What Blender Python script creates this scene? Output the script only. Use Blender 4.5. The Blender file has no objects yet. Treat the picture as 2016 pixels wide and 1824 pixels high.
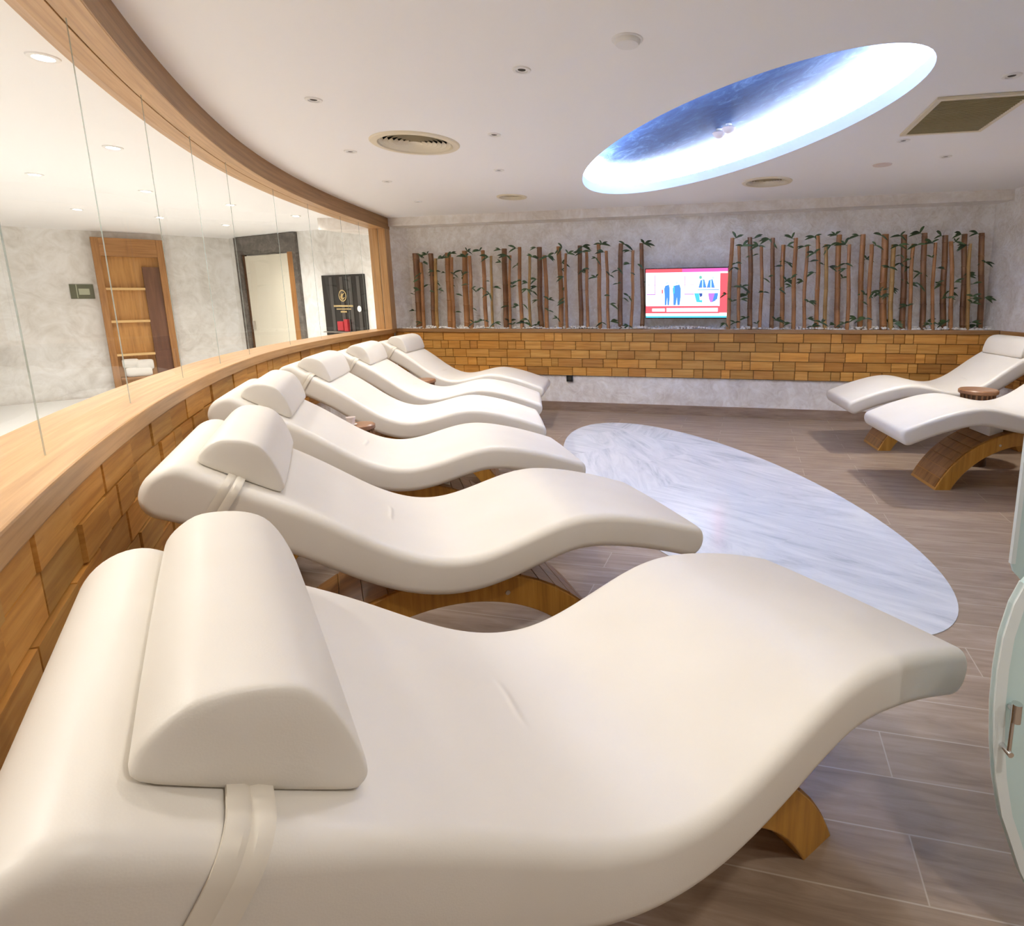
import bpy, bmesh, math, random
from mathutils import Vector, Matrix, noise
C = bpy.context.scene
COL = C.collection
PI = math.pi
R = math.radians
# ------------------------------------------------------------------ camera
CAM_H = 1.43
PITCH, ROLL = 0.1791, -0.0089
FPX, CX, CY = 1103.73, 1225.34, 789.44
cam_d = bpy.data.cameras.new('camera'); cam = bpy.data.objects.new('camera', cam_d); COL.objects.link(cam)
cam_d.sensor_fit = 'HORIZONTAL'; cam_d.sensor_width = 36
cam_d.lens = FPX / 2016 * 36
cam_d.shift_x = (1008 - CX) / 2016
cam_d.shift_y = (CY - 912) / 2016
cam_d.clip_start = 0.02
cp, sp = math.cos(PITCH), math.sin(PITCH); cr, sr = math.cos(ROLL), math.sin(ROLL)
fwd = Vector((0, cp, -sp)); r0 = Vector((1, 0, 0)); u0 = Vector((0, sp, cp))
right = r0 * cr + u0 * sr; up = u0 * cr - r0 * sr
cam.matrix_world = Matrix(((right.x, up.x, -fwd.x, 0), (right.y, up.y, -fwd.y, 0), (right.z, up.z, -fwd.z, CAM_H), (0, 0, 0, 1)))
C.camera = cam
# ------------------------------------------------------------------ view, world
C.view_settings.view_transform = 'Standard'; C.view_settings.look = 'None'
C.view_settings.gamma = 1.0; C.view_settings.use_curve_mapping = False
C.view_settings.exposure = 1.10
W = bpy.data.worlds.new('world'); C.world = W; W.use_nodes = True
W.node_tree.nodes['Background'].inputs[0].default_value = (0.9, 0.85, 0.8, 1)
W.node_tree.nodes['Background'].inputs[1].default_value = 0.0
C.cycles.max_bounces = 10; C.cycles.diffuse_bounces = 6; C.cycles.transparent_max_bounces = 16
C.cycles.sample_clamp_indirect = 6.0
LED_STRENGTH = 150.0        # hidden strip in the oval ceiling recess
HALL_SPOT = 44.0           # each lit downlight of the hall behind the glass
ROOM_SPOT = 26.0           # each recessed downlight of this room
# ------------------------------------------------------------------ dimensions
ZC, ZS, ZL, ZB = 2.517, 2.41, 1.064, 0.468     # ceiling, soffit, ledge, bottom of the wood cladding
WA, WD = -0.2269, 6.838                        # angle and distance of the back wall
WN = Vector((-math.sin(WA), math.cos(WA))); WT = Vector((math.cos(WA), math.sin(WA)))
AX, AY, AR = 9.465, 8.046, 12.707              # curved wall
def wall_pt(s, off, z):
    p = WT * s + WN * (WD + off); return Vector((p.x, p.y, z))
def arc_xy(y, dr=0.0):
    """point of the curved wall at depth y, dr metres outward from the room"""
    def x_of(yy):
        t = min(1, max(0, (yy - 3.8) / 4.0)); t = t * t * (3 - 2 * t)
        return AX - math.sqrt(AR * AR - (yy - AY) ** 2) + 0.15 * t
    if y < 0.25:
        x, tx = x_of(0.25), 0.0
        nrm = Vector((-1, 0))
        return Vector((x, y)) + nrm * dr
    x = x_of(y); dx = (x_of(y + .01) - x_of(y - .01)) / .02
    if y < 0.6: dx *= (y - .25) / .35
    nrm = Vector((-1, dx)).normalized()
    return Vector((x, y)) + nrm * dr
Y0, Y1 = -1.5, 7.72
NARC = 96
def arc_list(dr, n=NARC, y0=Y0, y1=Y1): return [arc_xy(y0 + (y1 - y0) * i / n, dr) for i in range(n + 1)]

# ------------------------------------------------------------------ materials
def mat(name, col=(.8, .8, .8), rough=.5, **k):
    m = bpy.data.materials.new(name); m.use_nodes = True
    b = m.node_tree.nodes['Principled BSDF']
    b.inputs['Base Color'].default_value = (*col, 1); b.inputs['Roughness'].default_value = rough
    for a, v in k.items(): b.inputs[a.replace('_', ' ')].default_value = v
    return m
class NT:
    def __init__(s, m): s.t = m.node_tree; s.b = s.t.nodes.get('Principled BSDF')
    def n(s, typ, **k):
        nd = s.t.nodes.new(typ)
        for a, v in k.items():
            if a in nd.inputs.keys(): nd.inputs[a].default_value = v
            else: setattr(nd, a, v)
        return nd
    def l(s, a, b): s.t.links.new(a, b)
    def ramp(s, fac, stops):
        r = s.n('ShaderNodeValToRGB'); e = r.color_ramp.elements
        while len(e) < len(stops): e.new(.5)
        for i, (p, c) in enumerate(stops): e[i].position = p; e[i].color = (*c, 1)
        s.l(fac, r.inputs[0]); return r.outputs[0]
    def math(s, op, a, b=None, c=None):
        nd = s.n('ShaderNodeMath', operation=op)
        for i, v in enumerate((a, b, c)):
            if v is None: continue
            if hasattr(v, 'links'): s.l(v, nd.inputs[i])
            else: nd.inputs[i].default_value = v
        return nd.outputs[0]
    def mix(s, fac, a, b, mode='MIX'):
        nd = s.n('ShaderNodeMix', data_type='RGBA', blend_type=mode)
        for i, v in ((0, fac), (6, a), (7, b)):
            if hasattr(v, 'links'): s.l(v, nd.inputs[i])
            elif i == 0: nd.inputs[0].default_value = v
            else: nd.inputs[i].default_value = (*v, 1)
        return nd.outputs[2]
    def bump(s, h, strength=.3, dist=.01):
        b = s.n('ShaderNodeBump'); b.inputs['Strength'].default_value = strength; b.inputs['Distance'].default_value = dist
        s.l(h, b.inputs['Height']); s.l(b.outputs[0], s.b.inputs['Normal'])
    def coords(s, kind='Object', scale=(1, 1, 1), rot=(0, 0, 0)):
        tc = s.n('ShaderNodeTexCoord'); mp = s.n('ShaderNodeMapping')
        mp.inputs['Scale'].default_value = scale; mp.inputs['Rotation'].default_value = rot
        s.l(tc.outputs[kind], mp.inputs[0]); return mp.outputs[0]
    def noise(s, vec, scale=5, detail=4, rough=.5, dist=0):
        nd = s.n('ShaderNodeTexNoise'); s.l(vec, nd.inputs['Vector'])
        nd.inputs['Scale'].default_value = scale; nd.inputs['Detail'].default_value = detail
        nd.inputs['Roughness'].default_value = rough; nd.inputs['Distortion'].default_value = dist
        return nd.outputs['Fac']

def plaster(name, c0, c1, c2, scale=2.2, bump=.35):
    m = mat(name, c1, .55); t = NT(m); v = t.coords('Object')
    a = t.noise(v, scale, 6, .6, 1.6); b = t.noise(v, scale * 3.1, 5, .6, 2.5)
    f = t.math('MULTIPLY_ADD', b, .45, t.math('MULTIPLY', a, .6))
    t.l(t.ramp(f, [(.38, c0), (.52, c1), (.64, c2)]), t.b.inputs['Base Color'])
    t.bump(b, bump, .012); return m
def wood(name, c0, c1, c2, kind='UV', scale=(1.5, 26, 26), rough=.42, tiles=False):
    m = mat(name, c1, rough); t = NT(m); v = t.coords(kind, scale)
    a = t.noise(v, 1.6, 6, .62, .4)
    col = t.ramp(a, [(.28, c0), (.5, c1), (.74, c2)])
    if tiles:
        at = t.n('ShaderNodeAttribute', attribute_name='tint')
        col = t.mix(1.0, col, at.outputs['Color'], 'MULTIPLY')
    t.l(col, t.b.inputs['Base Color']); t.bump(a, .12, .003); return m
M = {}
M['ceiling'] = mat('ceiling_paint', (.90, .89, .885), .8)
t = NT(M['ceiling']); t.bump(t.noise(t.coords(), 60, 3), .03, .002)
M['plaster'] = plaster('wall_plaster', (.72, .67, .62), (.84, .81, .78), (.94, .93, .92), 3.4, 1.0)
M['plaster_low'] = plaster('low_plaster', (.66, .60, .55), (.80, .76, .72), (.90, .88, .86), 2.2, .6)
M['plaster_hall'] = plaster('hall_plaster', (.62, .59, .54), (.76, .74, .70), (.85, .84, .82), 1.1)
M['plaster_soffit'] = plaster('soffit_plaster', (.66, .60, .54), (.76, .71, .66), (.84, .81, .78), 1.8, .3)
M['tile'] = wood('oak_tile', (.40, .165, .030), (.58, .275, .058), (.72, .39, .105), 'UV', (1.2, 22, 22), .42, True)
M['oak'] = wood('oak_trim', (.36, .185, .065), (.50, .275, .105), (.62, .37, .165), 'UV', (1.0, 26, 26), .38)
M['oak_dark'] = wood('oak_edge', (.22, .105, .035), (.32, .165, .058), (.42, .23, .09), 'UV', (1.0, 26, 26), .45)
M['arch'] = wood('arch_oak', (.30, .125, .016), (.46, .215, .03), (.58, .30, .055), 'Object', (22, 1.2, 1.2), .33)
M['table'] = wood('table_wood', (.16, .07, .028), (.27, .125, .055), (.38, .19, .09), 'Object', (2, 16, 4), .35)
M['drum'] = mat('drum_slats', (.10, .045, .02), .4)
M['bamboo'] = None
def leather():
    m = mat('cream_leather', (.76, .70, .60), .42); t = NT(m); v = t.coords()
    a = t.noise(v, 3, 3, .5); b = t.n('ShaderNodeTexVoronoi', Scale=420.0); t.l(v, b.inputs['Vector'])
    t.l(t.ramp(a, [(.3, (.70, .65, .575)), (.7, (.74, .695, .625))]), t.b.inputs['Base Color'])
    # short crease across the lower back, where the cover folds
    sep = t.n('ShaderNodeSeparateXYZ'); t.l(v, sep.inputs[0])
    bend = t.math('MULTIPLY', t.math('SINE', t.math('MULTIPLY', sep.outputs[1], 22.0)), .006)
    d = t.math('DIVIDE', t.math('SUBTRACT', t.math('SUBTRACT', sep.outputs[0], .563), bend), .0075)
    gx = t.math('POWER', 2.718, t.math('MULTIPLY', t.math('MULTIPLY', d, d), -1.0))
    e = t.math('DIVIDE', t.math('SUBTRACT', sep.outputs[1], .012), .075)
    gy = t.math('POWER', 2.718, t.math('MULTIPLY', t.math('POWER', t.math('ABSOLUTE', e), 4.0), -1.0))
    crease = t.math('MULTIPLY', gx, gy)
    bb = t.n('ShaderNodeBump'); bb.inputs['Strength'].default_value = .55; bb.inputs['Distance'].default_value = .006; t.l(crease, bb.inputs['Height'])
    b2 = t.n('ShaderNodeBump'); b2.inputs['Strength'].default_value = .06; b2.inputs['Distance'].default_value = .001
    t.l(b.outputs['Distance'], b2.inputs['Height']); t.l(bb.outputs[0], b2.inputs['Normal']); t.l(b2.outputs[0], t.b.inputs['Normal'])
    return m
M['leather'] = leather()
M['white'] = mat('white_plastic', (.82, .81, .79), .45)
M['tile'].node_tree.nodes['Principled BSDF'].inputs['Specular IOR Level'].default_value = .3
M['cream_metal'] = mat('cream_metal', (.76, .68, .52), .4)
M['olive'] = mat('olive_grille', (.60, .53, .34), .5)
M['black'] = mat('black_plastic', (.012, .012, .012), .35)
M['dark'] = mat('dark_void', (.05, .045, .035), .8)
M['chrome'] = mat('chrome', (.75, .75, .76), .12, Metallic=1.0)
M['steel'] = mat('brushed_steel', (.6, .58, .55), .3, Metallic=1.0)
def floor_mat():
    m = mat('wood_look_tile', (.3, .22, .16), .38); t = NT(m)
    v = t.coords('Object', (1, 1, 1), (0, 0, -WA))
    mp = t.n('ShaderNodeMapping'); mp.inputs['Location'].default_value = (0.30, -1.231, 0); t.l(v, mp.inputs[0]); v = mp.outputs[0]
    br = t.n('ShaderNodeTexBrick'); t.l(v, br.inputs['Vector'])
    for k, x in (('Scale', 1.0), ('Mortar Size', .0022), ('Mortar Smooth', .1), ('Brick Width', 1.2), ('Row Height', .188), ('Bias', 0.0)): br.inputs[k].default_value = x
    br.inputs['Color1'].default_value = (.0, .0, .0, 1); br.inputs['Color2'].default_value = (1, 1, 1, 1); br.inputs['Mortar'].default_value = (.5, .5, .5, 1)
    br.offset = .37; br.offset_frequency = 2
    sep = t.n('ShaderNodeSeparateColor'); t.l(br.outputs['Color'], sep.inputs[0])
    # grain, shifted per plank
    off = t.math('MULTIPLY', sep.outputs[0], 17.0)
    cmb = t.n('ShaderNodeCombineXYZ'); t.l(off, cmb.inputs[2])
    add = t.n('ShaderNodeVectorMath', operation='ADD'); t.l(v, add.inputs[0]); t.l(cmb.outputs[0], add.inputs[1])
    mp2 = t.n('ShaderNodeMapping'); mp2.inputs['Scale'].default_value = (1.3, 11, 1); t.l(add.outputs[0], mp2.inputs[0])
    a = t.noise(mp2.outputs[0], 2.0, 7, .62, .7)
    col = t.ramp(a, [(.25, (.185, .125, .083)), (.5, (.30, .217, .153)), (.75, (.415, .32, .24))])
    col = t.mix(t.math('MULTIPLY', sep.outputs[0], .22), col, (.36, .26, .18))
    col = t.mix(br.outputs['Fac'], col, (.45, .37, .29))
    t.l(col, t.b.inputs['Base Color']); t.bump(a, .08, .002); return m
M['floor'] = floor_mat()
def marble():
    m = mat('white_marble', (.78, .79, .82), .16); t = NT(m); v = t.coords('Object', (1, 1, 1), (0, 0, R(-14)))
    br = t.n('ShaderNodeTexBrick'); t.l(v, br.inputs['Vector'])
    for k, x in (('Scale', 1.0), ('Mortar Size', .0012), ('Brick Width', 1.2), ('Row Height', .6)): br.inputs[k].default_value = x
    br.inputs['Color1'].default_value = (0, 0, 0, 1); br.inputs['Color2'].default_value = (1, 1, 1, 1)
    sep = t.n('ShaderNodeSeparateColor'); t.l(br.outputs['Color'], sep.inputs[0])
    ang = t.math('MULTIPLY_ADD', sep.outputs[0], 1.6, -.5)
    vr = t.n('ShaderNodeVectorRotate', rotation_type='Z_AXIS'); t.l(v, vr.inputs['Vector']); t.l(ang, vr.inputs['Angle'])
    mp = t.n('ShaderNodeMapping'); mp.inputs['Scale'].default_value = (.7, 4.2, 1); t.l(vr.outputs[0], mp.inputs[0])
    a = t.noise(mp.outputs[0], 1.7, 8, .68, 1.3)
    col = t.ramp(a, [(.30, (.42, .455, .52)), (.44, (.58, .61, .67)), (.6, (.68, .705, .75))])
    t.l(col, t.b.inputs['Base Color']); return m
M['marble'] = marble()
M['hall_floor'] = mat('hall_bounce_floor', (.80, .79, .76), .3)
def glass(name, tint, refl, rough=0.0, body=0.0, bodycol=(.8, .9, .88)):
    m = bpy.data.materials.new(name); m.use_nodes = True; n = m.node_tree.nodes; l = m.node_tree.links
    out = n['Material Output']; n.remove(n['Principled BSDF'])
    tr = n.new('ShaderNodeBsdfTransparent'); tr.inputs[0].default_value = (*tint, 1)
    gl = n.new('ShaderNodeBsdfGlossy'); gl.inputs['Roughness'].default_value = rough
    lw = n.new('ShaderNodeLayerWeight'); pw = n.new('ShaderNodeMath'); pw.operation = 'POWER'; pw.inputs[1].default_value = 4.0
    l.new(lw.outputs['Facing'], pw.inputs[0]); fr = n.new('ShaderNodeMath'); fr.operation = 'MULTIPLY_ADD'
    l.new(pw.outputs[0], fr.inputs[0]); fr.inputs[1].default_value = refl; fr.inputs[2].default_value = refl * .12
    mx = n.new('ShaderNodeMixShader'); l.new(fr.outputs[0], mx.inputs[0]); l.new(tr.outputs[0], mx.inputs[1]); l.new(gl.outputs[0], mx.inputs[2])
    last = mx.outputs[0]
    if body:
        df = n.new('ShaderNodeBsdfDiffuse'); df.inputs[0].default_value = (*bodycol, 1)
        m2 = n.new('ShaderNodeMixShader'); m2.inputs[0].default_value = body; l.new(last, m2.inputs[1]); l.new(df.outputs[0], m2.inputs[2]); last = m2.outputs[0]
    l.new(last, out.inputs[0]); return m
M['glass'] = glass('clear_glass', (.985, .99, .985), .22)
M['glass_edge'] = glass('glass_edge', (.80, .85, .83), .4, .1, .35, (.62, .68, .66))
M['frosted'] = glass('frosted_teal_glass', (.80, .92, .91), .35, .15, .70, (.72, .88, .87))
M['frosted_rim'] = glass('frosted_white_rim', (.95, .98, .98), .4, .2, .8, (.86, .91, .91))
def emis(name, col, s):
    m = bpy.data.materials.new(name); m.use_nodes = True; n = m.node_tree.nodes; n.remove(n['Principled BSDF'])
    e = n.new('ShaderNodeEmission'); e.inputs[0].default_value = (*col, 1); e.inputs[1].default_value = s
    m.node_tree.links.new(e.outputs[0], n['Material Output'].inputs[0]); return m
M['led'] = emis('led_strip', (.80, .88, 1.0), LED_STRENGTH)
M['lamp'] = emis('lit_lamp', (1.0, .95, .85), 30)
def sky_panel():
    m = mat('painted_sky', (.1, .2, .5), .6); t = NT(m); v = t.coords('Object')
    mp = t.n('ShaderNodeMapping'); mp.inputs['Scale'].default_value = (1.6, 5.0, 1); mp.inputs['Rotation'].default_value = (0, 0, R(18)); t.l(v, mp.inputs[0])
    a = t.noise(mp.outputs[0], 2.2, 9, .75, .9)
    # painted clouds whiten towards the rim: strip glow put into their colour
    sep = t.n('ShaderNodeSeparateXYZ'); t.l(t.coords('Object'), sep.inputs[0])
    rr = t.math('ADD', t.math('POWER', t.math('DIVIDE', sep.outputs[0], 2.0), 2.0), t.math('POWER', t.math('DIVIDE', sep.outputs[1], .80), 2.0))
    f = t.math('ADD', t.math('MULTIPLY', a, .95), t.math('MULTIPLY', rr, .20))
    t.l(t.ramp(f, [(.40, (.012, .045, .16)), (.54, (.03, .085, .26)), (.66, (.13, .24, .50)), (.80, (.60, .70, .86))]), t.b.inputs['Base Color'])
    return m
M['sky'] = sky_panel()

# ------------------------------------------------------------------ helpers
class MB:
    def __init__(s): s.v = []; s.f = []; s.m = []; s.uv = {}; s.tint = {}
    def add(s, vs, fs, mi=0):
        o = len(s.v); s.v += [tuple(x) for x in vs]
        for f in fs: s.f.append([i + o for i in f]); s.m.append(mi)
        return o
    def box(s, c, d, rz=0, mi=0, tilt=None):
        m = Matrix.Rotation(rz, 3, 'Z'); 
        if tilt: m = m @ tilt
        c = Vector(c); P = []
        for z in (-1, 1):
            for x, y in ((-1, -1), (1, -1), (1, 1), (-1, 1)): P.append(c + m @ Vector((x * d[0] / 2, y * d[1] / 2, z * d[2] / 2)))
        s.add(P, [(0, 3, 2, 1), (4, 5, 6, 7), (0, 1, 5, 4), (1, 2, 6, 5), (2, 3, 7, 6), (3, 0, 4, 7)], mi)
    def prism(s, poly, z0, z1, mi=0):
        n = len(poly); vs = [(p[0], p[1], z0) for p in poly] + [(p[0], p[1], z1) for p in poly]
        fs = [list(range(n))[::-1], list(range(n, 2 * n))] + [(i, (i + 1) % n, n + (i + 1) % n, n + i) for i in range(n)]
        s.add(vs, fs, mi)
    def cyl(s, a, b, r0, r1=None, n=12, mi=0, caps=True):
        r1 = r0 if r1 is None else r1; a = Vector(a); b = Vector(b); d = (b - a).normalized()
        u = d.orthogonal().normalized(); w = d.cross(u); vs = []
        for p, r in ((a, r0), (b, r1)):
            for i in range(n): t = 2 * PI * i / n; vs.append(p + (u * math.cos(t) + w * math.sin(t)) * r)
        fs = [(i, (i + 1) % n, n + (i + 1) % n, n + i) for i in range(n)]
        if caps: fs += [list(range(n))[::-1], list(range(n, 2 * n))]
        s.add(vs, fs, mi)
    def lathe(s, prof, c=(0, 0, 0), n=32, mi=0):
        vs = []; k = len(prof)
        for i in range(n):
            t = 2 * PI * i / n
            for r, z in prof: vs.append((c[0] + r * math.cos(t), c[1] + r * math.sin(t), c[2] + z))
        fs = [(i * k + j, ((i + 1) % n) * k + j, ((i + 1) % n) * k + j + 1, i * k + j + 1) for i in range(n) for j in range(k - 1)]
        s.add(vs, fs, mi)
    def grid(s, rows, closed=False, mi=0):
        n = len(rows[0]); vs = [p for r in rows for p in r]; fs = []
        for i in range(len(rows) - 1):
            for j in range(n if closed else n - 1):
                k = (j + 1) % n; fs.append((i * n + j, i * n + k, (i + 1) * n + k, (i + 1) * n + j))
        s.add(vs, fs, mi)
    def build(s, name, mats, parent=None, smooth=False, recalc=True, bevel=0, loc=None, weld=False):
        me = bpy.data.meshes.new(name); me.from_pydata(s.v, [], s.f); 
        if not isinstance(mats, (list, tuple)): mats = [mats]
        for m in mats: me.materials.append(m)
        for p, mi in zip(me.polygons, s.m): p.material_index = mi; p.use_smooth = bool(smooth)
        if s.uv:
            ul = me.uv_layers.new(name='UVMap')
            for p in me.polygons:
                q = s.uv.get(p.index)
                if q:
                    for li, uvv in zip(p.loop_indices, q): ul.data[li].uv = uvv
        if s.tint:
            at = me.color_attributes.new('tint', 'FLOAT_COLOR', 'CORNER')
            for p in me.polygons:
                c = s.tint.get(p.index, (1, 1, 1))
                for li in p.loop_indices: at.data[li].color = (*c, 1)
        if recalc:
            bm = bmesh.new(); bm.from_mesh(me)
            if weld: bmesh.ops.remove_doubles(bm, verts=bm.verts, dist=2e-5)
            bmesh.ops.recalc_face_normals(bm, faces=bm.faces); bm.to_mesh(me); bm.free()
        o = bpy.data.objects.new(name, me); COL.objects.link(o)
        if parent: o.parent = parent
        if loc: o.location = loc
        if bevel:
            b = o.modifiers.new('bevel', 'BEVEL'); b.width = bevel; b.segments = 2; b.limit_method = 'ANGLE'; b.angle_limit = R(40)
        if smooth == 'auto':
            me.set_sharp_from_angle(angle=R(35))
        return o
def struct(o): o['kind'] = 'structure'; return o
def tag(o, label, cat, group=None, kind=None):
    o['label'] = label; o['category'] = cat
    if group: o['group'] = group
    if kind: o['kind'] = kind
    return o
def empty(name, loc=(0, 0, 0), rz=0):
    o = bpy.data.objects.new(name, None); COL.objects.link(o); o.location = loc; o.rotation_euler = (0, 0, rz); o.empty_display_size = .1
    return o
def dup(root):
    r = root.copy(); COL.objects.link(r)
    for ch in list(root.children):
        c = ch.copy(); COL.objects.link(c); c.parent = r
        for g in ch.children:
            d = g.copy(); COL.objects.link(d); d.parent = c
    return r
def fill_with_holes(name, outer, holes, z, material):
    bm = bmesh.new(); edges = []
    for loop in [outer] + holes:
        vs = [bm.verts.new((p[0], p[1], z)) for p in loop]
        edges += [bm.edges.new((vs[i], vs[(i + 1) % len(vs)])) for i in range(len(vs))]
    bmesh.ops.triangle_fill(bm, use_beauty=True, use_dissolve=False, edges=edges)
    me = bpy.data.meshes.new(name); bm.to_mesh(me); bm.free(); me.materials.append(material)
    o = bpy.data.objects.new(name, me); COL.objects.link(o); return o
def ribbon(mb, a, b, z0, z1, mi=0, n=NARC, y0=Y0, y1=Y1, uvz=1.0):
    """solid following the curved wall between offsets a..b and heights z0..z1"""
    A = arc_list(a, n, y0, y1); B = arc_list(b, n, y0, y1); o = len(mb.f); L = 0
    rows = []
    for i in range(n + 1):
        rows.append([(A[i].x, A[i].y, z0), (A[i].x, A[i].y, z1), (B[i].x, B[i].y, z1), (B[i].x, B[i].y, z0)])
    base = len(mb.v); mb.v += [p for r in rows for p in r]
    Ls = [0]
    for i in range(n): Ls.append(Ls[-1] + (A[i + 1] - A[i]).length)
    vv = [0, z1 - z0, z1 - z0 + abs(b - a), 2 * (z1 - z0) + abs(b - a), 2 * (z1 - z0) + 2 * abs(b - a)]
    for i in range(n):
        for j in range(4):
            k = (j + 1) % 4
            mb.f.append([base + i * 4 + j, base + i * 4 + k, base + (i + 1) * 4 + k, base + (i + 1) * 4 + j]); mb.m.append(mi)
            mb.uv[len(mb.f) - 1] = [(Ls[i], vv[j]), (Ls[i], vv[j + 1]), (Ls[i + 1], vv[j + 1]), (Ls[i + 1], vv[j])]
    mb.f.append([base, base + 1, base + 2, base + 3]); mb.m.append(mi)
    mb.f.append([base + n * 4 + j for j in (3, 2, 1, 0)]); mb.m.append(mi)

# ------------------------------------------------------------------ setting
XR = 4.075                                       # right wall
sR = (XR - WN.x * WD) / WT.x                     # where it meets the front plane of the back wall
SL = -4.77                                       # left end of the back wall, at the post
def quad_wall(mb, a, b, z0, z1, th, side):
    a = Vector(a); b = Vector(b); d = (b - a).normalized(); nn = Vector((-d.y, d.x)) * th * side
    mb.prism([a, b, b + nn, a + nn], z0, z1)
# floors
hall = [(-.9, -1.5), (-9.5, -1.5), (-11.4, 5.6), (-6.746, 9.993), (-3.2, 8.11)]
mb = MB(); mb.prism([(4.3, -1.6), (4.3, 6.5), (-3.1, 8.3), (-6.7, 10.2), (-11.6, 5.6), (-9.6, -1.6)], -.1, 0)
struct(mb.build('floor', M['floor']))
mb = MB(); mb.prism([tuple(p) for p in arc_list(.25, 40)] + [(-3.3, 8.1), (-6.7, 9.95), (-11.3, 5.6), (-9.5, -1.5)], 0, .006)
struct(mb.build('floor_hall_bounce', M['hall_floor']))  # unseen pale slab added to bounce light onto the ceilings
# back wall : upper recessed plaster, soffit, lower plaster
mb = MB()
a = wall_pt(SL, .27, 0); b = wall_pt(sR + .1, .27, 0)
quad_wall(mb, a.xy, b.xy, ZB, ZC, .12, 1)
sL = mb.build('wall_back', M['plaster']); struct(sL)
mb = MB(); quad_wall(mb, wall_pt(SL, 0.03, 0).xy, wall_pt(sR, .03, 0).xy, 0, ZB + .02, .2, 1)
o = struct(mb.build('wall_back_lower', M['plaster_low']))
mb = MB(); quad_wall(mb, wall_pt(SL, 0, 0).xy, wall_pt(sR + .05, 0, 0).xy, ZS, ZC, .27, 1)
struct(mb.build('trim_1', M['plaster_soffit']))
# short return wall between the post and the niche of the bamboo
mb = MB(); 
mb.prism([wall_pt(SL, .0, 0).xy, wall_pt(SL + .12, .27, 0).xy, wall_pt(SL - .3, .27, 0).xy, wall_pt(SL - .1, 0, 0).xy], ZL, ZS)
struct(mb.build('wall_left_return', M['plaster']))
# right wall, front wall
mb = MB(); mb.prism([(XR, -1.6), (XR + .12, -1.6), (XR + .12, 6.6), (XR, 6.6)], 0, ZC); struct(mb.build('wall_right', M['plaster']))
mb = MB(); mb.prism([(-9.6, -1.62), (4.2, -1.62), (4.2, -1.5), (-9.6, -1.5)], 0, ZC); struct(mb.build('wall_front', M['plaster_hall']))
# baseboard
mb = MB(); quad_wall(mb, wall_pt(SL, .012, 0).xy, wall_pt(sR, .012, 0).xy, 0, .12, .02, 1); 
for i in range(6): mb.uv[i] = [(0, 0), (9, 0), (9, .12), (0, .12)]
M['skirt'] = wood('skirting_tile', (.20, .13, .085), (.29, .20, .14), (.38, .28, .2), 'Object', (2, 2, 14), .45)
struct(mb.build('baseboard_back', M['skirt']))

# wood block cladding ----------------------------------------------------
def cladding(name, frame, length, z0, z1, rows, seed, relief=.010, wmin=.09, wmax=.34, s0=0.0):
    """frame(s, off, z)->Vector; blocks of random width standing out by random depths, off<0 towards the room"""
    rng = random.Random(seed); mb = MB(); rh = (z1 - z0) / rows
    for r in range(rows):
        s = s0 - rng.random() * .2
        while s < s0 + length:
            w = rng.choice([rng.uniform(wmin, wmin * 1.7), rng.uniform(.16, wmax), rng.uniform(.16, wmax)])
            a, b = max(s, s0), min(s + w, s0 + length); s += w
            if b - a < .015: continue
            g = .0013; a += g; b -= g; za = z0 + r * rh + g; zb = z0 + (r + 1) * rh - g
            d = rng.choice([0, .35, .7, 1, 1]) * relief + .012
            c = .003
            n = max(1, int((b - a) / .12))
            tint = rng.uniform(.80, 1.12); warm = rng.uniform(-.05, .05); ucol = (tint * (1 + warm), tint, tint * (1 - 1.6 * warm))
            if rng.random() < .12: ucol = (ucol[0] * .80, ucol[1] * .74, ucol[2] * .74)
            uo = rng.uniform(0, 40)
            xs = [a] + [a + c + (b - a - 2 * c) * i / n for i in range(n + 1)] + [b]
            for i in range(len(xs) - 1):
                i0 = i == 0; i1 = i == len(xs) - 2
                d0 = 0 if i == 0 else d; d1 = 0 if i1 else d
                if i0 or i1:
                    # vertical side face (chamfer collapsed)
                    xx0, xx1 = xs[i], xs[i + 1]
                    P = [frame(xx0, -d0 if i0 else -d, za + (c if not i0 else 0)), frame(xx1, -d1, za + (c if not i1 else 0)), frame(xx1, -d1, zb - (c if not i1 else 0)), frame(xx0, -d0 if i0 else -d, zb - (c if not i0 else 0))]
                    if i0: P = [frame(a, 0, za), frame(xs[1], -d, za + c), frame(xs[1], -d, zb - c), frame(a, 0, zb)]
                    else: P = [frame(xs[i], -d, za + c), frame(b, 0, za), frame(b, 0, zb), frame(xs[i], -d, zb - c)]
                    o = mb.add(P, [(0, 1, 2, 3)]); fi = len(mb.f) - 1
                    mb.uv[fi] = [(xx0 + uo, za), (xx1 + uo, za), (xx1 + uo, zb), (xx0 + uo, zb)]; mb.tint[fi] = ucol
                else:
                    x0, x1 = xs[i], xs[i + 1]
                    e0 = a if i == 1 else x0; e1 = b if i == len(xs) - 3 else x1
                    P = [frame(x0, -d, za + c), frame(x1, -d, za + c), frame(x1, -d, zb - c), frame(x0, -d, zb - c),
                         frame(e0, 0, za), frame(e1, 0, za), frame(e1, 0, zb), frame(e0, 0, zb)]
                    mb.add(P, [(0, 1, 2, 3), (4, 5, 1, 0), (3, 2, 6, 7)])
                    for k, fi in enumerate(range(len(mb.f) - 3, len(mb.f))):
                        mb.tint[fi] = ucol
                        mb.uv[fi] = [(x0 + uo, za), (x1 + uo, za), (x1 + uo, zb), (x0 + uo, zb)] if k == 0 else [(x0 + uo, za), (x1 + uo, za), (x1 + uo, za + .02), (x0 + uo, za + .02)]
    return mb
def back_frame(s, off, z): return wall_pt(s, off + .028, z)
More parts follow.
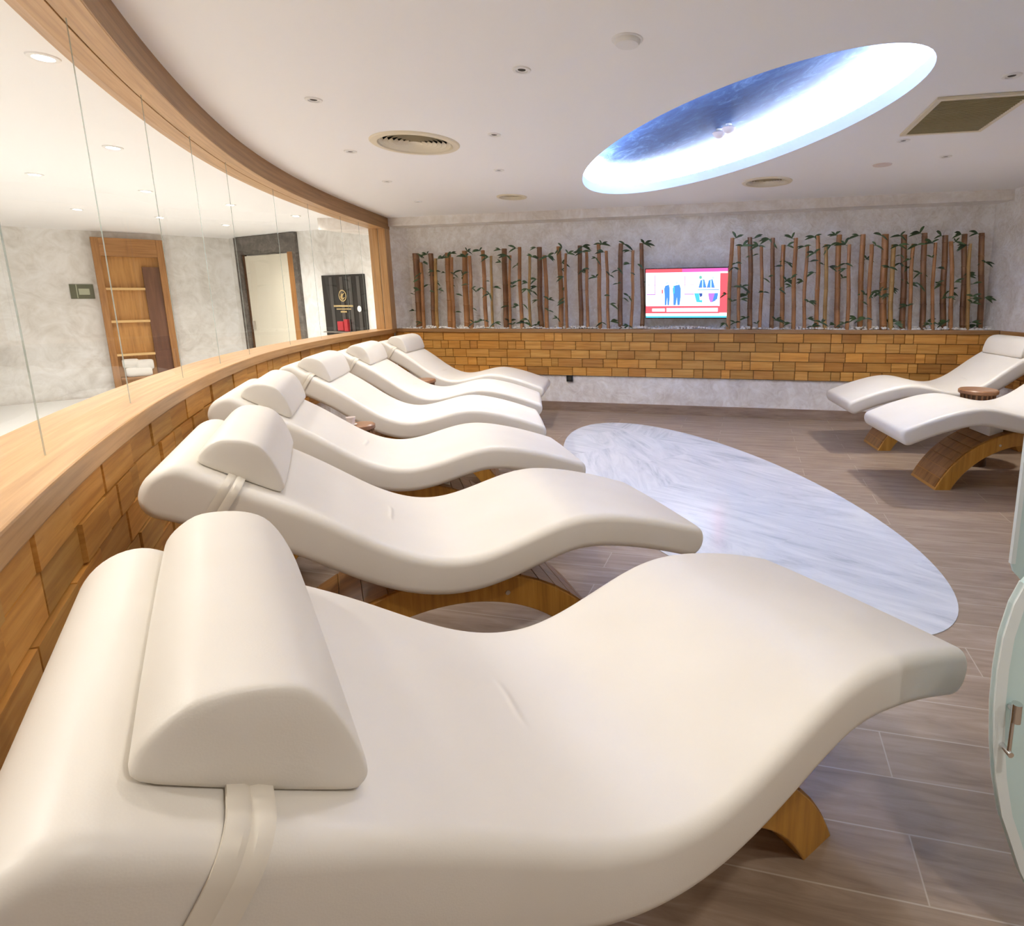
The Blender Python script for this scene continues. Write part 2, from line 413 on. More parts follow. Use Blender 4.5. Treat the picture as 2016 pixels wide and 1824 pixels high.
mb = cladding('t', back_frame, sR - SL, ZB, ZL - .045, 5, 3, s0=SL)
mb.add([wall_pt(SL, .03, ZB), wall_pt(sR, .03, ZB), wall_pt(sR, .03, ZL - .04), wall_pt(SL, .03, ZL - .04)], [(0, 1, 2, 3)], 1)
mb.add([wall_pt(SL, .03, ZB), wall_pt(sR, .03, ZB), wall_pt(sR, 0.008, ZB), wall_pt(SL, .008, ZB)], [(0, 1, 2, 3)], 1)
M['gap'] = mat('dark_gap', (.10, .045, .016), .8)
struct(mb.build('wall_back_cladding', [M['tile'], M['gap']], recalc=False))
def cap_box(name, a, b, z0, z1, w, material):
    mb = MB(); a = Vector(a); b = Vector(b); d = (b - a).normalized(); nn = Vector((-d.y, d.x)) * w; L = (b - a).length
    mb.prism([a, b, b + nn, a + nn], z0, z1)
    for i in range(6): mb.uv[i] = [(0, 0), (L, 0), (L, .05), (0, .05)]
    mb.uv[1] = [(0, 0), (L, 0), (L, w), (0, w)]
    return struct(mb.build(name, material, bevel=.004))
cap_box('trim_2', wall_pt(SL, -.006, 0).xy, wall_pt(sR, -.006, 0).xy, ZL - .045, ZL, .05, M['oak_dark'])
# planter bed floor behind the cap
mb = MB(); quad_wall(mb, wall_pt(SL, .044, 0).xy, wall_pt(sR, .044, 0).xy, ZL - .08, ZL - .03, .23, 1); struct(mb.build('trim_3', M['plaster_low']))
# right wall cladding and cap
def right_frame(s, off, z): return Vector((XR - .002 + off, 6.08 - s, z))
mb = cladding('t', right_frame, 7.5, ZB, ZL - .045, 5, 8)
mb.add([(XR - .001, 6.08, ZB), (XR - .001, -1.5, ZB), (XR - .001, -1.5, ZL), (XR - .001, 6.08, ZL)], [(0, 1, 2, 3)], 1)
struct(mb.build('wall_right_cladding', [M['tile'], M['gap']], recalc=False))
cap_box('trim_4', (XR - .045, -1.5), (XR - .045, 6.0), ZL - .045, ZL, -.05, M['oak_dark'])

# curved wall -------------------------------------------------------------
_A = arc_list(0.02, 600); _L = [0]
for i in range(600): _L.append(_L[-1] + (_A[i + 1] - _A[i]).length)
LARC = _L[-1]
def arc_frame(s, off, z):
    s = min(max(s, 0), LARC - 1e-6); lo, hi = 0, 600
    while hi - lo > 1:
        m_ = (lo + hi) // 2
        if _L[m_] <= s: lo = m_
        else: hi = m_
    f = (s - _L[lo]) / (_L[lo + 1] - _L[lo]); y = Y0 + (Y1 - Y0) * (lo + f) / 600
    p = arc_xy(y, .045 + off); return Vector((p.x, p.y, z))
mb = cladding('t', arc_frame, LARC, ZB, ZL - .06, 5, 21, relief=.009, wmin=.10, wmax=.34)
A = arc_list(.047, 200); B0 = len(mb.v)
mb.grid([[(p.x, p.y, ZB - .0) for p in A], [(p.x, p.y, ZL - .05) for p in A]], mi=1)
struct(mb.build('wall_left_cladding', [M['tile'], M['gap']], recalc=False))
mb = MB(); ribbon(mb, .05, .26, 0, ZL - .06); struct(mb.build('wall_left', M['plaster_low'], recalc=True))
mb = MB(); ribbon(mb, 0, .27, ZL - .06, ZL, y1=7.80); struct(mb.build('trim_5', M['oak'], bevel=.006))
# top beam: dark strip paints shade on the room-side face, underside in two boards
mb = MB(); ribbon(mb, 0, .095, ZC - .15, ZC, y1=7.80); ribbon(mb, .10, .21, ZC - .15, ZC, y1=7.80)
for i in range(len(mb.f)):
    pass
struct(mb.build('trim_6', M['oak'], bevel=.002))
mb = MB(); ribbon(mb, -.006, -.0005, ZC - .15, ZC, y1=7.80); struct(mb.build('trim_10', M['oak_dark']))
# corner post in two boards
mb = MB()
for a_, b_ in ((0, .095), (.10, .21)):
    pa, pb = arc_xy(7.60, a_), arc_xy(7.60, b_); qa, qb = arc_xy(7.80, a_), arc_xy(7.80, b_)
    mb.prism([pa, qa, qb, pb], ZL, ZC - .15)
    for i in range(len(mb.f) - 6, len(mb.f)): mb.uv[i] = [(0, 0), (0, .1), (1.3, .1), (1.3, 0)]
struct(mb.build('trim_7', M['oak'], bevel=.002))
# small filler of plaster between the beam end and the soffit, behind the post
mb = MB(); pe = arc_xy(7.80, -.0); mb.prism([arc_xy(7.70, .0), arc_xy(7.70, .9), (-3.6, 8.4), wall_pt(SL + .02, .2, 0).xy, wall_pt(SL + .02, 0, 0).xy], ZC - .15, ZC - .001)
struct(mb.build('trim_8', M['plaster_soffit']))
mb = MB(); mb.prism([arc_xy(7.79, .02), arc_xy(7.79, .22), (-3.5, 8.3), wall_pt(SL - .02, .25, 0).xy, wall_pt(SL - .02, 0, 0).xy], 0, ZC - .15)
struct(mb.build('wall_left_end', M['plaster_hall']))
# curved glazing, one pane after the other, butt joints
win = empty('window_1', (arc_xy(4, .085).x, 4, ZL)); win['kind'] = 'structure'
joints = [-1.45, .2, 1.38, 2.10, 2.80, 3.45, 4.05, 4.95, 5.7, 6.5, 7.0, 7.58]
for i in range(len(joints) - 1):
    y0, y1 = joints[i], joints[i + 1]; mb = MB(); n = 10
    a = arc_list(.080, n, y0 + .0005, y1 - .0005); b = arc_list(.0835, n, y0 + .0005, y1 - .0005)
    rows = [[(p.x, p.y, ZL), (p.x, p.y, ZC - .15)] for p in a]
    mb.grid(rows, mi=0)
    for q, p in ((a[0], b[0]), (a[-1], b[-1])):
        mb.add([(q.x, q.y, ZL), (p.x, p.y, ZL), (p.x, p.y, ZC - .15), (q.x, q.y, ZC - .15)], [(0, 1, 2, 3)], 1)
    o = mb.build('pane', [M['glass'], M['glass_edge']], smooth=True, recalc=False); o.parent = win; o.matrix_parent_inverse = Matrix.Translation(-win.location)

# ------------------------------------------------------------------ ceiling with its recesses
OVC = Vector((.60, 4.42)); OVA, OVB, OVR = 1.873, .672, R(-67.2)
def oval(k, cx=OVC, n=96, a=OVA, b=OVB, ang=OVR, inv=False):
    pts = []
    for i in range(n):
        t = 2 * PI * i / n; x = (a + k) * math.cos(t); y = (b + k) * math.sin(t)
        pts.append((cx[0] + x * math.cos(ang) - y * math.sin(ang), cx[1] + x * math.sin(ang) + y * math.cos(ang)))
    return pts
def circ(c, r, n=40): return [(c[0] + r * math.cos(2 * PI * i / n), c[1] + r * math.sin(2 * PI * i / n)) for i in range(n)]
DIFF = [((-1.43, 4.178), .30, 'large round cream air diffuser in the ceiling left of the glowing oval'),
        ((-1.16, 6.27), .16, 'small round air diffuser near the back wall, left of the oval recess'),
        ((1.391, 5.61), .235, 'dark slotted round diffuser behind the glowing oval, right half of ceiling')]
outer = [(4.2, -1.6), (4.2, 6.6), (-3.0, 8.45), (-6.7, 10.2), (-11.7, 5.6), (-9.7, -1.6)]
o = fill_with_holes('ceiling', outer, [oval(0)] + [circ(c, r * .86) for c, r, _ in DIFF], ZC, M['ceiling']); struct(o)
# recess shell: thin lip, hidden shelf with the strip, upper wall
mb = MB(); lip = .085
P0, P1, P2, P3 = oval(0), oval(.012), oval(.16), oval(.16)
rows = [[(x, y, ZC) for x, y in P0], [(x, y, ZC + lip) for x, y in P0], [(x, y, ZC + lip) for x, y in P1], [(x, y, ZC + .02) for x, y in P1], [(x, y, ZC + .02) for x, y in P2], [(x, y, ZC + .20) for x, y in P3]]
mb.grid(rows, closed=True); struct(mb.build('trim_9', M['ceiling'], smooth='auto', recalc=False))
ov = empty('oval_ceiling_light', (OVC.x, OVC.y, ZC + .20), OVR)
tag(ov, 'large glowing oval recess in the ceiling with a painted blue sky', 'ceiling light')
mb = MB(); pts = oval(.16, (0, 0), ang=0); mb.add([(x, y, 0) for x, y in pts], [list(range(len(pts)))]); mb.build('sky_panel', M['sky'], ov, recalc=False)
mb = MB(); A_, B_ = oval(.075, (0, 0), ang=0), oval(.11, (0, 0), ang=0)
mb.grid([[(x, y, -.145) for x, y in A_], [(x, y, -.13) for x, y in A_], [(x, y, -.13) for x, y in B_], [(x, y, -.145) for x, y in B_]], closed=True)
mb.build('light_strip', M['led'], ov)
# two small white rotating sprinkler-like fixtures on the sky panel
for (px, py), lb in (((.815, 4.50), 'small white domed detector on the blue sky panel, the nearer of two'), ((.765, 4.63), 'small white domed detector on the blue sky panel, the farther of two')):
    d = empty('ceiling_detector', (px, py, ZC + .20)); tag(d, lb, 'detector', 'detectors on the sky panel')
    mb = MB(); mb.lathe([(0, 0), (.022, 0), (.022, -.02), (0, -.02)], n=20); mb.build('stem', M['white'], d, smooth='auto')
    mb = MB(); mb.lathe([(.0, -.018), (.04, -.02), (.052, -.03), (.04, -.05), (.015, -.065), (.0, -.066)], n=24); mb.build('dome', mat('pinkish_white', (.82, .74, .74), .4), d, smooth='auto')

# round diffusers
for k, ((cx, cy), r, lb) in enumerate(DIFF):
    d = empty('air_diffuser', (cx, cy, ZC)); tag(d, lb, 'air vent', 'round ceiling diffusers')
    mb = MB(); mb.lathe([(r * .80, .004), (r * .83, -.012), (r * .97, -.010), (r, -.002), (r, .0)], n=56); mb.build('flange', M['cream_metal'], d, smooth='auto')
    mb = MB(); mb.lathe([(r * .86, 0), (r * .86, .16), (0, .16)], n=40); mb.build('duct', M['dark'], d, recalc=False)
    nr = 7
    for j in range(nr):
        rr = r * (.80 - .105 * j)
        if rr < .02: break
        mb = MB(); h = .020; mb.lathe([(rr, -.003), (rr - r * .088, h), (rr - r * .094, h), (rr - r * .006, -.003), (rr, -.003)], n=48); mb.build('louver_ring', M['cream_metal'], d, smooth='auto')
# square return grille
gA, gB, gC_, gD = Vector((1.76, 3.29)), Vector((2.20, 3.30)), Vector((2.40, 3.98)), Vector((1.875, 4.04))
g = empty('ceiling_grille', (2.06, 3.66, ZC)); tag(g, 'square olive slatted return grille in the ceiling at right', 'air vent')
ga = R(-9 + 0); gw, gh = .47, .70
def gl(x, y): return (x, y)
g.rotation_euler = (0, 0, R(-11)); g.location = (2.075, 3.66, ZC)
mb = MB(); mb.box((0, 0, -.003), (gw, gh, .004)); mb.build('backing', mat('olive_shadow', (.34, .29, .17), .6), g)
mb = MB()
for x, y, dx, dy in ((0, gh / 2, gw + .03, .03), (0, -gh / 2, gw + .03, .03), (gw / 2, 0, .03, gh - .03), (-gw / 2, 0, .03, gh - .03)): mb.box((x, y, -.008), (dx, dy, .014))
mb.build('frame', M['cream_metal'], g)
mb = MB()
for i in range(26): mb.box((0, -gh / 2 + .03 + i * (gh - .06) / 25, -.011), (gw - .03, .024, .002), tilt=Matrix.Rotation(R(35), 3, 'X'))
mb.build('slats', M['olive'], g)
# downlights of this room: white ring round a dark tilted eye
def downlight(x, y, label, group, lit=False, r=.045, power=0, z=ZC, angle=150):
    d = empty('downlight', (x, y, z)); tag(d, label, 'downlight', group)
    mb = MB(); mb.lathe([(0, -.001), (r * .60, -.001), (r * .66, -.007), (r * .95, -.006), (r, 0)], n=28); mb.build('ring', M['white'], d, smooth='auto')
    mb = MB(); mb.lathe([(r * (.64 if lit else .42), -.0015), (r * .3, -.0015), (0, -.0015)], n=24); mb.build('lamp_face', M['lamp'] if lit else M['dark'], d, recalc=False)
    if power:
        ld = bpy.data.lights.new('downlight_bulb', 'SPOT'); ld.energy = power; ld.spot_size = R(angle); ld.spot_blend = .9; ld.shadow_soft_size = .06
        ld.color = (1.0, .965, .91)
        lo = bpy.data.objects.new('bulb', ld); COL.objects.link(lo); lo.parent = d; lo.location = (0, 0, -.02)
    return d
G1 = 'recessed downlights of the room ceiling'
for x, y, lb in [(-1.669, 3.302, 'small downlight nearest the curved beam, in front of the large diffuser'),
                 (-.468, 2.924, 'small downlight in the open ceiling, front one of the middle row'),
                 (-.837, 3.987, 'small downlight just right of the large round diffuser'),
                 (-1.979, 4.377, 'small downlight just left of the large round diffuser'),
                 (-1.029, 5.022, 'small downlight between the large diffuser and the small one'),
                 (-2.144, 5.431, 'small downlight near the beam, second from the back corner'),
                 (-2.246, 6.513, 'small downlight near the beam, closest to the back left corner'),
                 (2.00, 4.22, 'small downlight just behind the square grille'),
                 (2.565, 4.686, 'small downlight in the far right part of the ceiling'),
                 (1.965, 3.05, 'small downlight in front of the square grille')]:
    downlight(x, y, lb, G1, power=ROOM_SPOT * ((.45 if y < 5 else .8) if x < -1.2 else (2.6 if y > 4.5 else (.55 if y > 3.2 else .35))), angle=135)
d = empty('smoke_detector', (.034, 2.619, ZC)); tag(d, 'round white smoke detector on the ceiling above the front loungers', 'smoke detector')
mb = MB(); mb.lathe([(.058, 0), (.056, -.012), (.048, -.022), (0, -.026)], n=32); mb.build('body', M['white'], d, smooth='auto')
mb = MB(); mb.lathe([(.068, 0), (.066, -.004), (.056, -.005)], n=32); mb.build('base_ring', M['white'], d, smooth='auto')
d = empty('ceiling_speaker', (2.186, 4.95, ZC)); tag(d, 'flat pale round speaker disc on the ceiling behind the square grille', 'speaker')
mb = MB(); mb.lathe([(.075, 0), (.072, -.006), (.06, -.004), (0, -.004)], n=32); mb.build('cover', mat('pale_pink', (.72, .62, .58), .6), d, smooth='auto')

# ------------------------------------------------------------------ hall behind the glass
mb = MB(); PA, PC, PB = Vector((-11.4, 5.59)), Vector((-6.746, 9.993)), Vector((-3.2, 8.11))
quad_wall(mb, PA, PC, 0, ZC, .12, 1); struct(mb.build('wall_hall_left', M['plaster_hall']))
mb = MB(); quad_wall(mb, PC, PB, 0, ZC, .12, 1); struct(mb.build('wall_hall_back', M['plaster_hall']))
mb = MB(); quad_wall(mb, (-9.5, -1.6), PA, 0, ZC, .12, 1); struct(mb.build('wall_hall_far', M['plaster_hall']))
DA = (PC - PA).normalized(); NA = Vector((DA.y, -DA.x)); S0 = (Vector((-8.684, 8.166)) - PA).length
DB = (PB - PC).normalized(); NB = Vector((DB.y, -DB.x))
def pa(s, off): return PA + DA * (S0 + s) + NA * off
def pb(s, off): return PC + DB * s + NB * off
def wall_box(mb, fn, s0, s1, o0, o1, z0, z1, mi=0, uvl=None):
    mb.prism([fn(s0, o1), fn(s1, o1), fn(s1, o0), fn(s0, o0)], z0, z1, mi)
    L = s1 - s0; H = z1 - z0
    for i in range(len(mb.f) - 6, len(mb.f)):
        mb.uv[i] = [(0, 0), (0, L), (H, L), (H, 0)] if H > L else [(0, 0), (L, 0), (L, H), (0, H)]
def wthing(name, fn, s, off, z, label, cat, ang=0):
    e = empty(name, (fn(s, off).x, fn(s, off).y, z)); tag(e, label, cat); return e
def wpart(mb, name, m, parent, **k):
    o = mb.build(name, m, **k); o.parent = parent; o.matrix_parent_inverse = Matrix.Translation(-Vector(parent.location)); return o
# wooden shelving niche
wd = wood('hall_oak', (.24, .10, .03), (.36, .165, .05), (.46, .23, .08), 'UV', (1.2, 20, 20), .4)
wd_in = wood('hall_oak_inside', (.34, .15, .035), (.50, .24, .06), (.6, .31, .09), 'UV', (1.2, 20, 20), .4)
sh = wthing('wooden_shelf_unit', pa, 1.32, 0, 0, 'tall oak shelving unit seen through the glass at left', 'shelf')
mb = MB()
wall_box(mb, pa, .90, .985, 0, .14, 0, 2.42); wall_box(mb, pa, 1.66, 1.745, 0, .14, 0, 2.42); wall_box(mb, pa, .985, 1.66, 0, .14, 2.15, 2.42)
wpart(mb, 'frame', wd, sh, bevel=.004)
mb = MB(); wall_box(mb, pa, .985, 1.66, .003, .012, 0, 2.15); wpart(mb, 'back_panel', wd_in, sh)
mb = MB(); wall_box(mb, pa, 1.45, 1.66, .012, .09, .2, 2.0); wpart(mb, 'door_leaf', wood('hall_dark', (.08, .03, .015), (.13, .05, .025), (.18, .08, .04), 'UV', (1, 12, 12)), sh)
for z in (.62, 1.14, 1.64):
    mb = MB(); wall_box(mb, pa, .985, 1.45, .012, .125, z, z + .035); wpart(mb, 'shelf', mat('pale_shelf_oak', (.72, .47, .2), .4), sh)
# towels piled at the bottom of the unit
tw = mat('white_towel', (.82, .79, .74), .9)
for (s_, z_, r_, L_, lb) in ((1.13, .5, .075, .2, 'white rolled towel at the left of the pile in the shelf unit'), (1.30, .47, .085, .22, 'white rolled towel at the right of the pile in the shelf unit'), (1.22, .36, .08, .32, 'white rolled towel at the bottom of the pile in the shelf unit')):
    p = pa(s_, .07); e = bpy.data.objects.new('rolled_towel', None)
    mb = MB(); n = 20; rows = []
    for i in range(13):
        f = -1 + 2 * i / 12; rad = r_ * (.9 + .1 * math.cos(f * 1.2)) * (1 if abs(f) < .95 else .8)
        ctr = Vector((DA.x * f * L_ / 2, DA.y * f * L_ / 2, 0))
        rows.append([tuple(ctr + Vector((NA.x * rad * .62 * math.cos(a), NA.y * rad * .62 * math.cos(a), rad * math.sin(a) * (1 + .06 * math.sin(3 * a))))) for a in [2 * PI * j / n for j in range(n)]])
    mb.grid(rows, closed=True); mb.add(rows[0], [list(range(n))]); mb.add(rows[-1], [list(range(n))[::-1]])
    o = mb.build('rolled_towel', tw, smooth=True, loc=(p.x, p.y, z_)); tag(o, lb, 'towel', 'towels in the shelf unit')
mb = MB(); wall_box(mb, pa, .99, 1.44, .013, .125, .245, .28); wpart(mb, 'shelf', wd, sh)
# wall sign
sg = wthing('wall_sign', pa, .72, 0, 1.6, 'small dark green wall sign left of the oak shelving unit', 'sign')
mb = MB(); wall_box(mb, pa, .585, .85, 0, .02, 1.51, 1.725); wpart(mb, 'sign_board', mat('sign_green', (.09, .11, .07), .4), sg, bevel=.003)
mb = MB(); wall_box(mb, pa, .68, .80, .02, .022, 1.57, 1.66); wall_box(mb, pa, .655, .665, .02, .022, 1.52, 1.72); wpart(mb, 'sign_print', mat('sign_print', (.42, .45, .33), .5), sg)
# doorway in dark stone frame with cream door
dr = wthing('door_1', pb, 1.05, 0, 0, '', 'door'); del dr['label']; del dr['category']; dr['kind'] = 'structure'
st = plaster('dark_stone', (.07, .06, .05), (.12, .105, .09), (.19, .17, .15), 3)
mb = MB(); wall_box(mb, pb, .22, .40, 0, .05, 0, ZC - .01); wall_box(mb, pb, 1.80, 1.90, 0, .05, 0, ZC - .01); wall_box(mb, pb, .40, 1.80, 0, .05, 2.22, ZC - .01)
wpart(mb, 'stone_surround', st, dr)
mb = MB(); wall_box(mb, pb, .40, .47, 0, .03, 0, 2.22); wpart(mb, 'dark_jamb', M['gap'], dr)
mb = MB(); wall_box(mb, pb, 1.66, 1.80, 0, .045, 0, 2.22); wpart(mb, 'wood_jamb', wd, dr)
mb = MB(); wall_box(mb, pb, .47, 1.66, 0.002, .035, .005, 2.20); wpart(mb, 'door_leaf', mat('cream_door', (.74, .70, .58), .4), dr, bevel=.004)
mb = MB(); wall_box(mb, pb, .53, .56, .036, .075, .98, 1.12); wpart(mb, 'handle', M['steel'], dr, bevel=.005)
# black display panel with gold emblem, red box, dial
bp = wthing('display_panel', pb, 2.93, 0, 1.4, 'black glossy wall panel with gold emblem seen through the glass', 'display')
blk = mat('black_gloss', (.022, .02, .018), .15); gold = mat('gold_metal', (.75, .58, .28), .35, Metallic=.6)
mb = MB(); wall_box(mb, pb, 2.44, 3.39, 0, .035, .92, 1.83); wpart(mb, 'panel', blk, bp)
mb = MB()
for s_ in (2.62, 2.86, 3.06, 3.24): wall_box(mb, pb, s_, s_ + .07, .035, .042, .95, 1.80)
wpart(mb, 'panel_strips', mat('panel_strip', (.07, .065, .06), .3), bp)
def on_b(s, z, off): p = pb(s, off); return Vector((p.x, p.y, z))
mb = MB(); n = 28; c0 = (2.91, 1.52)
for r_, r2 in ((.088, .072),):
    mb.grid([[on_b(c0[0] + r * math.cos(2 * PI * i / n), c0[1] + r * math.sin(2 * PI * i / n), .046) for i in range(n)] for r in (r_, r2)], closed=True)
for k in range(3):   # leaf-like strokes inside the ring
    a0 = R(60 + 55 * k); pts = []
    for i in range(9):
        f = i / 8; w_ = .013 * math.sin(PI * f) + .003; x = -.055 + .11 * f; y = .03 * math.sin(PI * f) - .02 + .018 * k
        pts.append((x, y - w_, y + w_))
    ca_, sa_ = math.cos(a0), math.sin(a0)
    rows = [[on_b(c0[0] + x * ca_ - y * sa_, c0[1] + x * sa_ + y * ca_, .047) for x, y in ((x, ya), (x, yb))] for x, ya, yb in pts]
    mb.grid(rows)
wall_box(mb, pb, 2.69, 3.13, .045, .05, 1.355, 1.38); wall_box(mb, pb, 2.75, 3.08, .045, .05, 1.315, 1.33); wall_box(mb, pb, 2.84, 2.98, .045, .05, 1.27, 1.295)
wpart(mb, 'gold_emblem', gold, bp, recalc=False)
mb = MB(); mb.grid([[on_b(3.27 + r * math.cos(2 * PI * i / n), 1.325 + r * math.sin(2 * PI * i / n), .05) for i in range(n)] for r in (.045, .001)], closed=True); wpart(mb, 'dial', mat('white_dial', (.8, .8, .78), .4), bp, recalc=False)
rb = wthing('red_box', pb, 2.88, .06, 1.1, 'small red container standing in the black display panel', 'container')
red = mat('red_lacquer', (.42, .03, .04), .35)
mb = MB(); wall_box(mb, pb, 2.80, 2.93, .045, .10, 1.0, 1.14); wpart(mb, 'body', red, rb, bevel=.006)
mb = MB(); wall_box(mb, pb, 2.94, 3.02, .045, .09, .99, 1.17); wpart(mb, 'handle', red, rb, bevel=.006)
mb = MB(); wall_box(mb, pb, 2.50, 3.34, .035, .13, .97, .985); wpart(mb, 'shelf', M['steel'], bp)
# lit downlights of the hall
GH = 'lit downlights in the hall ceiling behind the glass'
for x, y, lb in [(-2.569, 2.737, 'bright lit downlight closest to the beam at the left edge'),
                 (-3.576, 4.213, 'bright lit hall downlight, second nearest behind the glass'),
                 (-4.96, 5.02, 'bright lit hall downlight low at the far left behind the glass'),
                 (-4.652, 5.78, 'bright lit hall downlight above the right side of the oak shelving'),
                 (-6.316, 6.818, 'bright lit hall downlight above and left of the oak shelving'),
                 (-4.39, 6.601, 'bright lit hall downlight in front of the dark stone doorway'),
                 (-5.905, 7.499, 'bright lit hall downlight just above the right jamb of the shelving'),
                 (-5.592, 8.267, 'bright lit hall downlight nearest the inner corner of the hall'),
                 (-4.151, 7.472, 'bright lit hall downlight between the doorway and the black panel')]:
    downlight(x, y, lb, GH, lit=True, r=.06, power=HALL_SPOT)
# unseen lamps added in hall and room for more brightness
for x, y, lb in ((-2.0, 1.2, 'added hall downlight left of the view, right behind the nearest glass pane'), (-3.2, .3, 'added hall downlight left of the view, level with the viewpoint'),
                 (-5.2, 1.5, 'added hall downlight left of the view, in the middle of the hall'), (-1.7, 0.0, 'added hall downlight left of the view, closest to the viewpoint'),
                 (-5.0, 3.2, 'added hall downlight left of the view, before the shelving unit'), (-7.5, 3.5, 'added hall downlight left of the view, deepest in the hall')):
    downlight(x, y, lb, 'added hall downlights outside the view', lit=True, r=.06, power=HALL_SPOT)

for x, y, lb in ((-1.15, 2.0, 'added room downlight over the head of the second lounger, above the top of the picture'), (-.1, 1.5, 'added room downlight over the foreground lounger, above the top of the picture'),
                 (1.0, 1.6, 'added room downlight over the foot of the foreground lounger, above the top of the picture'),
                 (.75, .1, 'added room downlight behind the viewpoint, nearer the foreground lounger'), (1.9, -.4, 'added room downlight behind the viewpoint, nearer the glass door')):
    downlight(x, y, lb, 'added room downlights outside the view', lit=True, power=ROOM_SPOT * (.40 if y > 1 else 1.1), angle=150)  # added out of view to brighten the front of the room

# ------------------------------------------------------------------ marble inlay
mb = MB(); mp_ = oval(0, (0, 0), a=2.258, b=.872, ang=0, n=128)
n = len(mp_); mb.prism(mp_, 0, .004)
o = mb.build('marble_inlay', M['marble'], loc=(.546, 4.305, 0)); o.rotation_euler = (0, 0, R(-69.4)); tag(o, 'large oval of white veined marble laid in the wood-look floor', 'floor inlay')

# ------------------------------------------------------------------ loungers
KN = [0, .15, .35, .55, .75, .95, 1.15, 1.35, 1.55, 1.75]
KZ = [1.0424, .944, .813, .6656, .5897, .6143, .6518, .6246, .5611, .4802]
LW, LT = .7026, .1275
def spline(xk, yk):
    import numpy as np
    n = len(xk); h = np.diff(xk); A = np.zeros((n, n)); b = np.zeros(n); A[0, 0] = A[-1, -1] = 1
    for i in range(1, n - 1):
        A[i, i - 1] = h[i - 1]; A[i, i] = 2 * (h[i - 1] + h[i]); A[i, i + 1] = h[i]; b[i] = 6 * ((yk[i + 1] - yk[i]) / h[i] - (yk[i] - yk[i - 1]) / h[i - 1])
    Mm = np.linalg.solve(A, b)
    def f(s):
        j = min(max(int(np.searchsorted(xk, s)) - 1, 0), n - 2); a = xk[j + 1] - s; c = s - xk[j]; hh = h[j]
        return float(Mm[j] * a ** 3 / 6 / hh + Mm[j + 1] * c ** 3 / 6 / hh + (yk[j] / hh - Mm[j] * hh / 6) * a + (yk[j + 1] / hh - Mm[j + 1] * hh / 6) * c)
    return f
ZT = spline(KN, KZ)
def slope(s): return (ZT(s + .005) - ZT(s - .005)) / .01
def frame_at(s):
    k = slope(s); t_ = Vector((1, 0, k)).normalized(); n_ = Vector((-t_.z, 0, t_.x)); return t_, n_
def thick(s): return LT + .035 * math.exp(-max(s, 0) / .16)
def half_list():
    """(centre, normal, half-thickness, tangent, end sign, end angle) from head to foot; the two ends are rounded"""
    out = []; s0, s1 = .055, 1.695; ne = 10
    t0, n0 = frame_at(s0); h0 = thick(s0) / 2; c0 = Vector((s0, 0, ZT(s0))) - n0 * h0
    for i in range(ne, 0, -1): out.append((c0, n0, h0, t0, -1, i / ne * PI / 2))
    for i in range(91):
        s = s0 + (s1 - s0) * i / 90; t_, n_ = frame_at(s); h = thick(s) / 2; out.append((Vector((s, 0, ZT(s))) - n_ * h, n_, h, t_, 0, 0))
    t1, n1 = frame_at(s1); h1 = thick(s1) / 2; c1 = Vector((s1, 0, ZT(s1))) - n1 * h1
    for i in range(1, ne + 1): out.append((c1, n1, h1, t1, 1, i / ne * PI / 2))
    return out
HL = half_list()
def mattress_mesh():
    mb = MB(); r = .030; rows = []
    layers = [(LW / 2 - r + r * math.sin(i / 7 * PI / 2), r * (1 - math.cos(i / 7 * PI / 2))) for i in range(8)]
    flat = [-(LW / 2 - r) * (1 - 2 * i / 12) for i in range(1, 12)]
    full = [(-y, ins) for y, ins in reversed(layers)] + [(y, 0) for y in flat] + layers
    N = len(HL)
    for y, ins in full:
        row = []
        for sgn in (1, -1):
            for (c, nn, h, td, k, ph) in (HL if sgn == 1 else HL[::-1]):
                hh = h - ins
                p = c + td * (k * math.sin(ph) * hh * .85) + nn * (sgn * hh * math.cos(ph))
                if sgn == 1: p = p + nn * (.005 * (1 - (2 * y / LW) ** 2) * math.cos(ph))
                row.append((p.x, y, p.z))
        rows.append(row)
    mb.grid(rows, closed=True)
    for row, flip in ((rows[0], True), (rows[-1], False)):
        o = len(mb.v); mb.v += row
        for i in range(N - 1):
            f = [o + i, o + i + 1, o + 2 * N - 2 - i, o + 2 * N - 1 - i]; mb.f.append(f[::-1] if flip else f); mb.m.append(0)
    return mb
def surf(s, y, h=0):
    t_, n_ = frame_at(s); p = Vector((s, y, ZT(s))) + n_ * (h + .004 * (1 - (2 * y / LW) ** 2)); return p
PS = .155
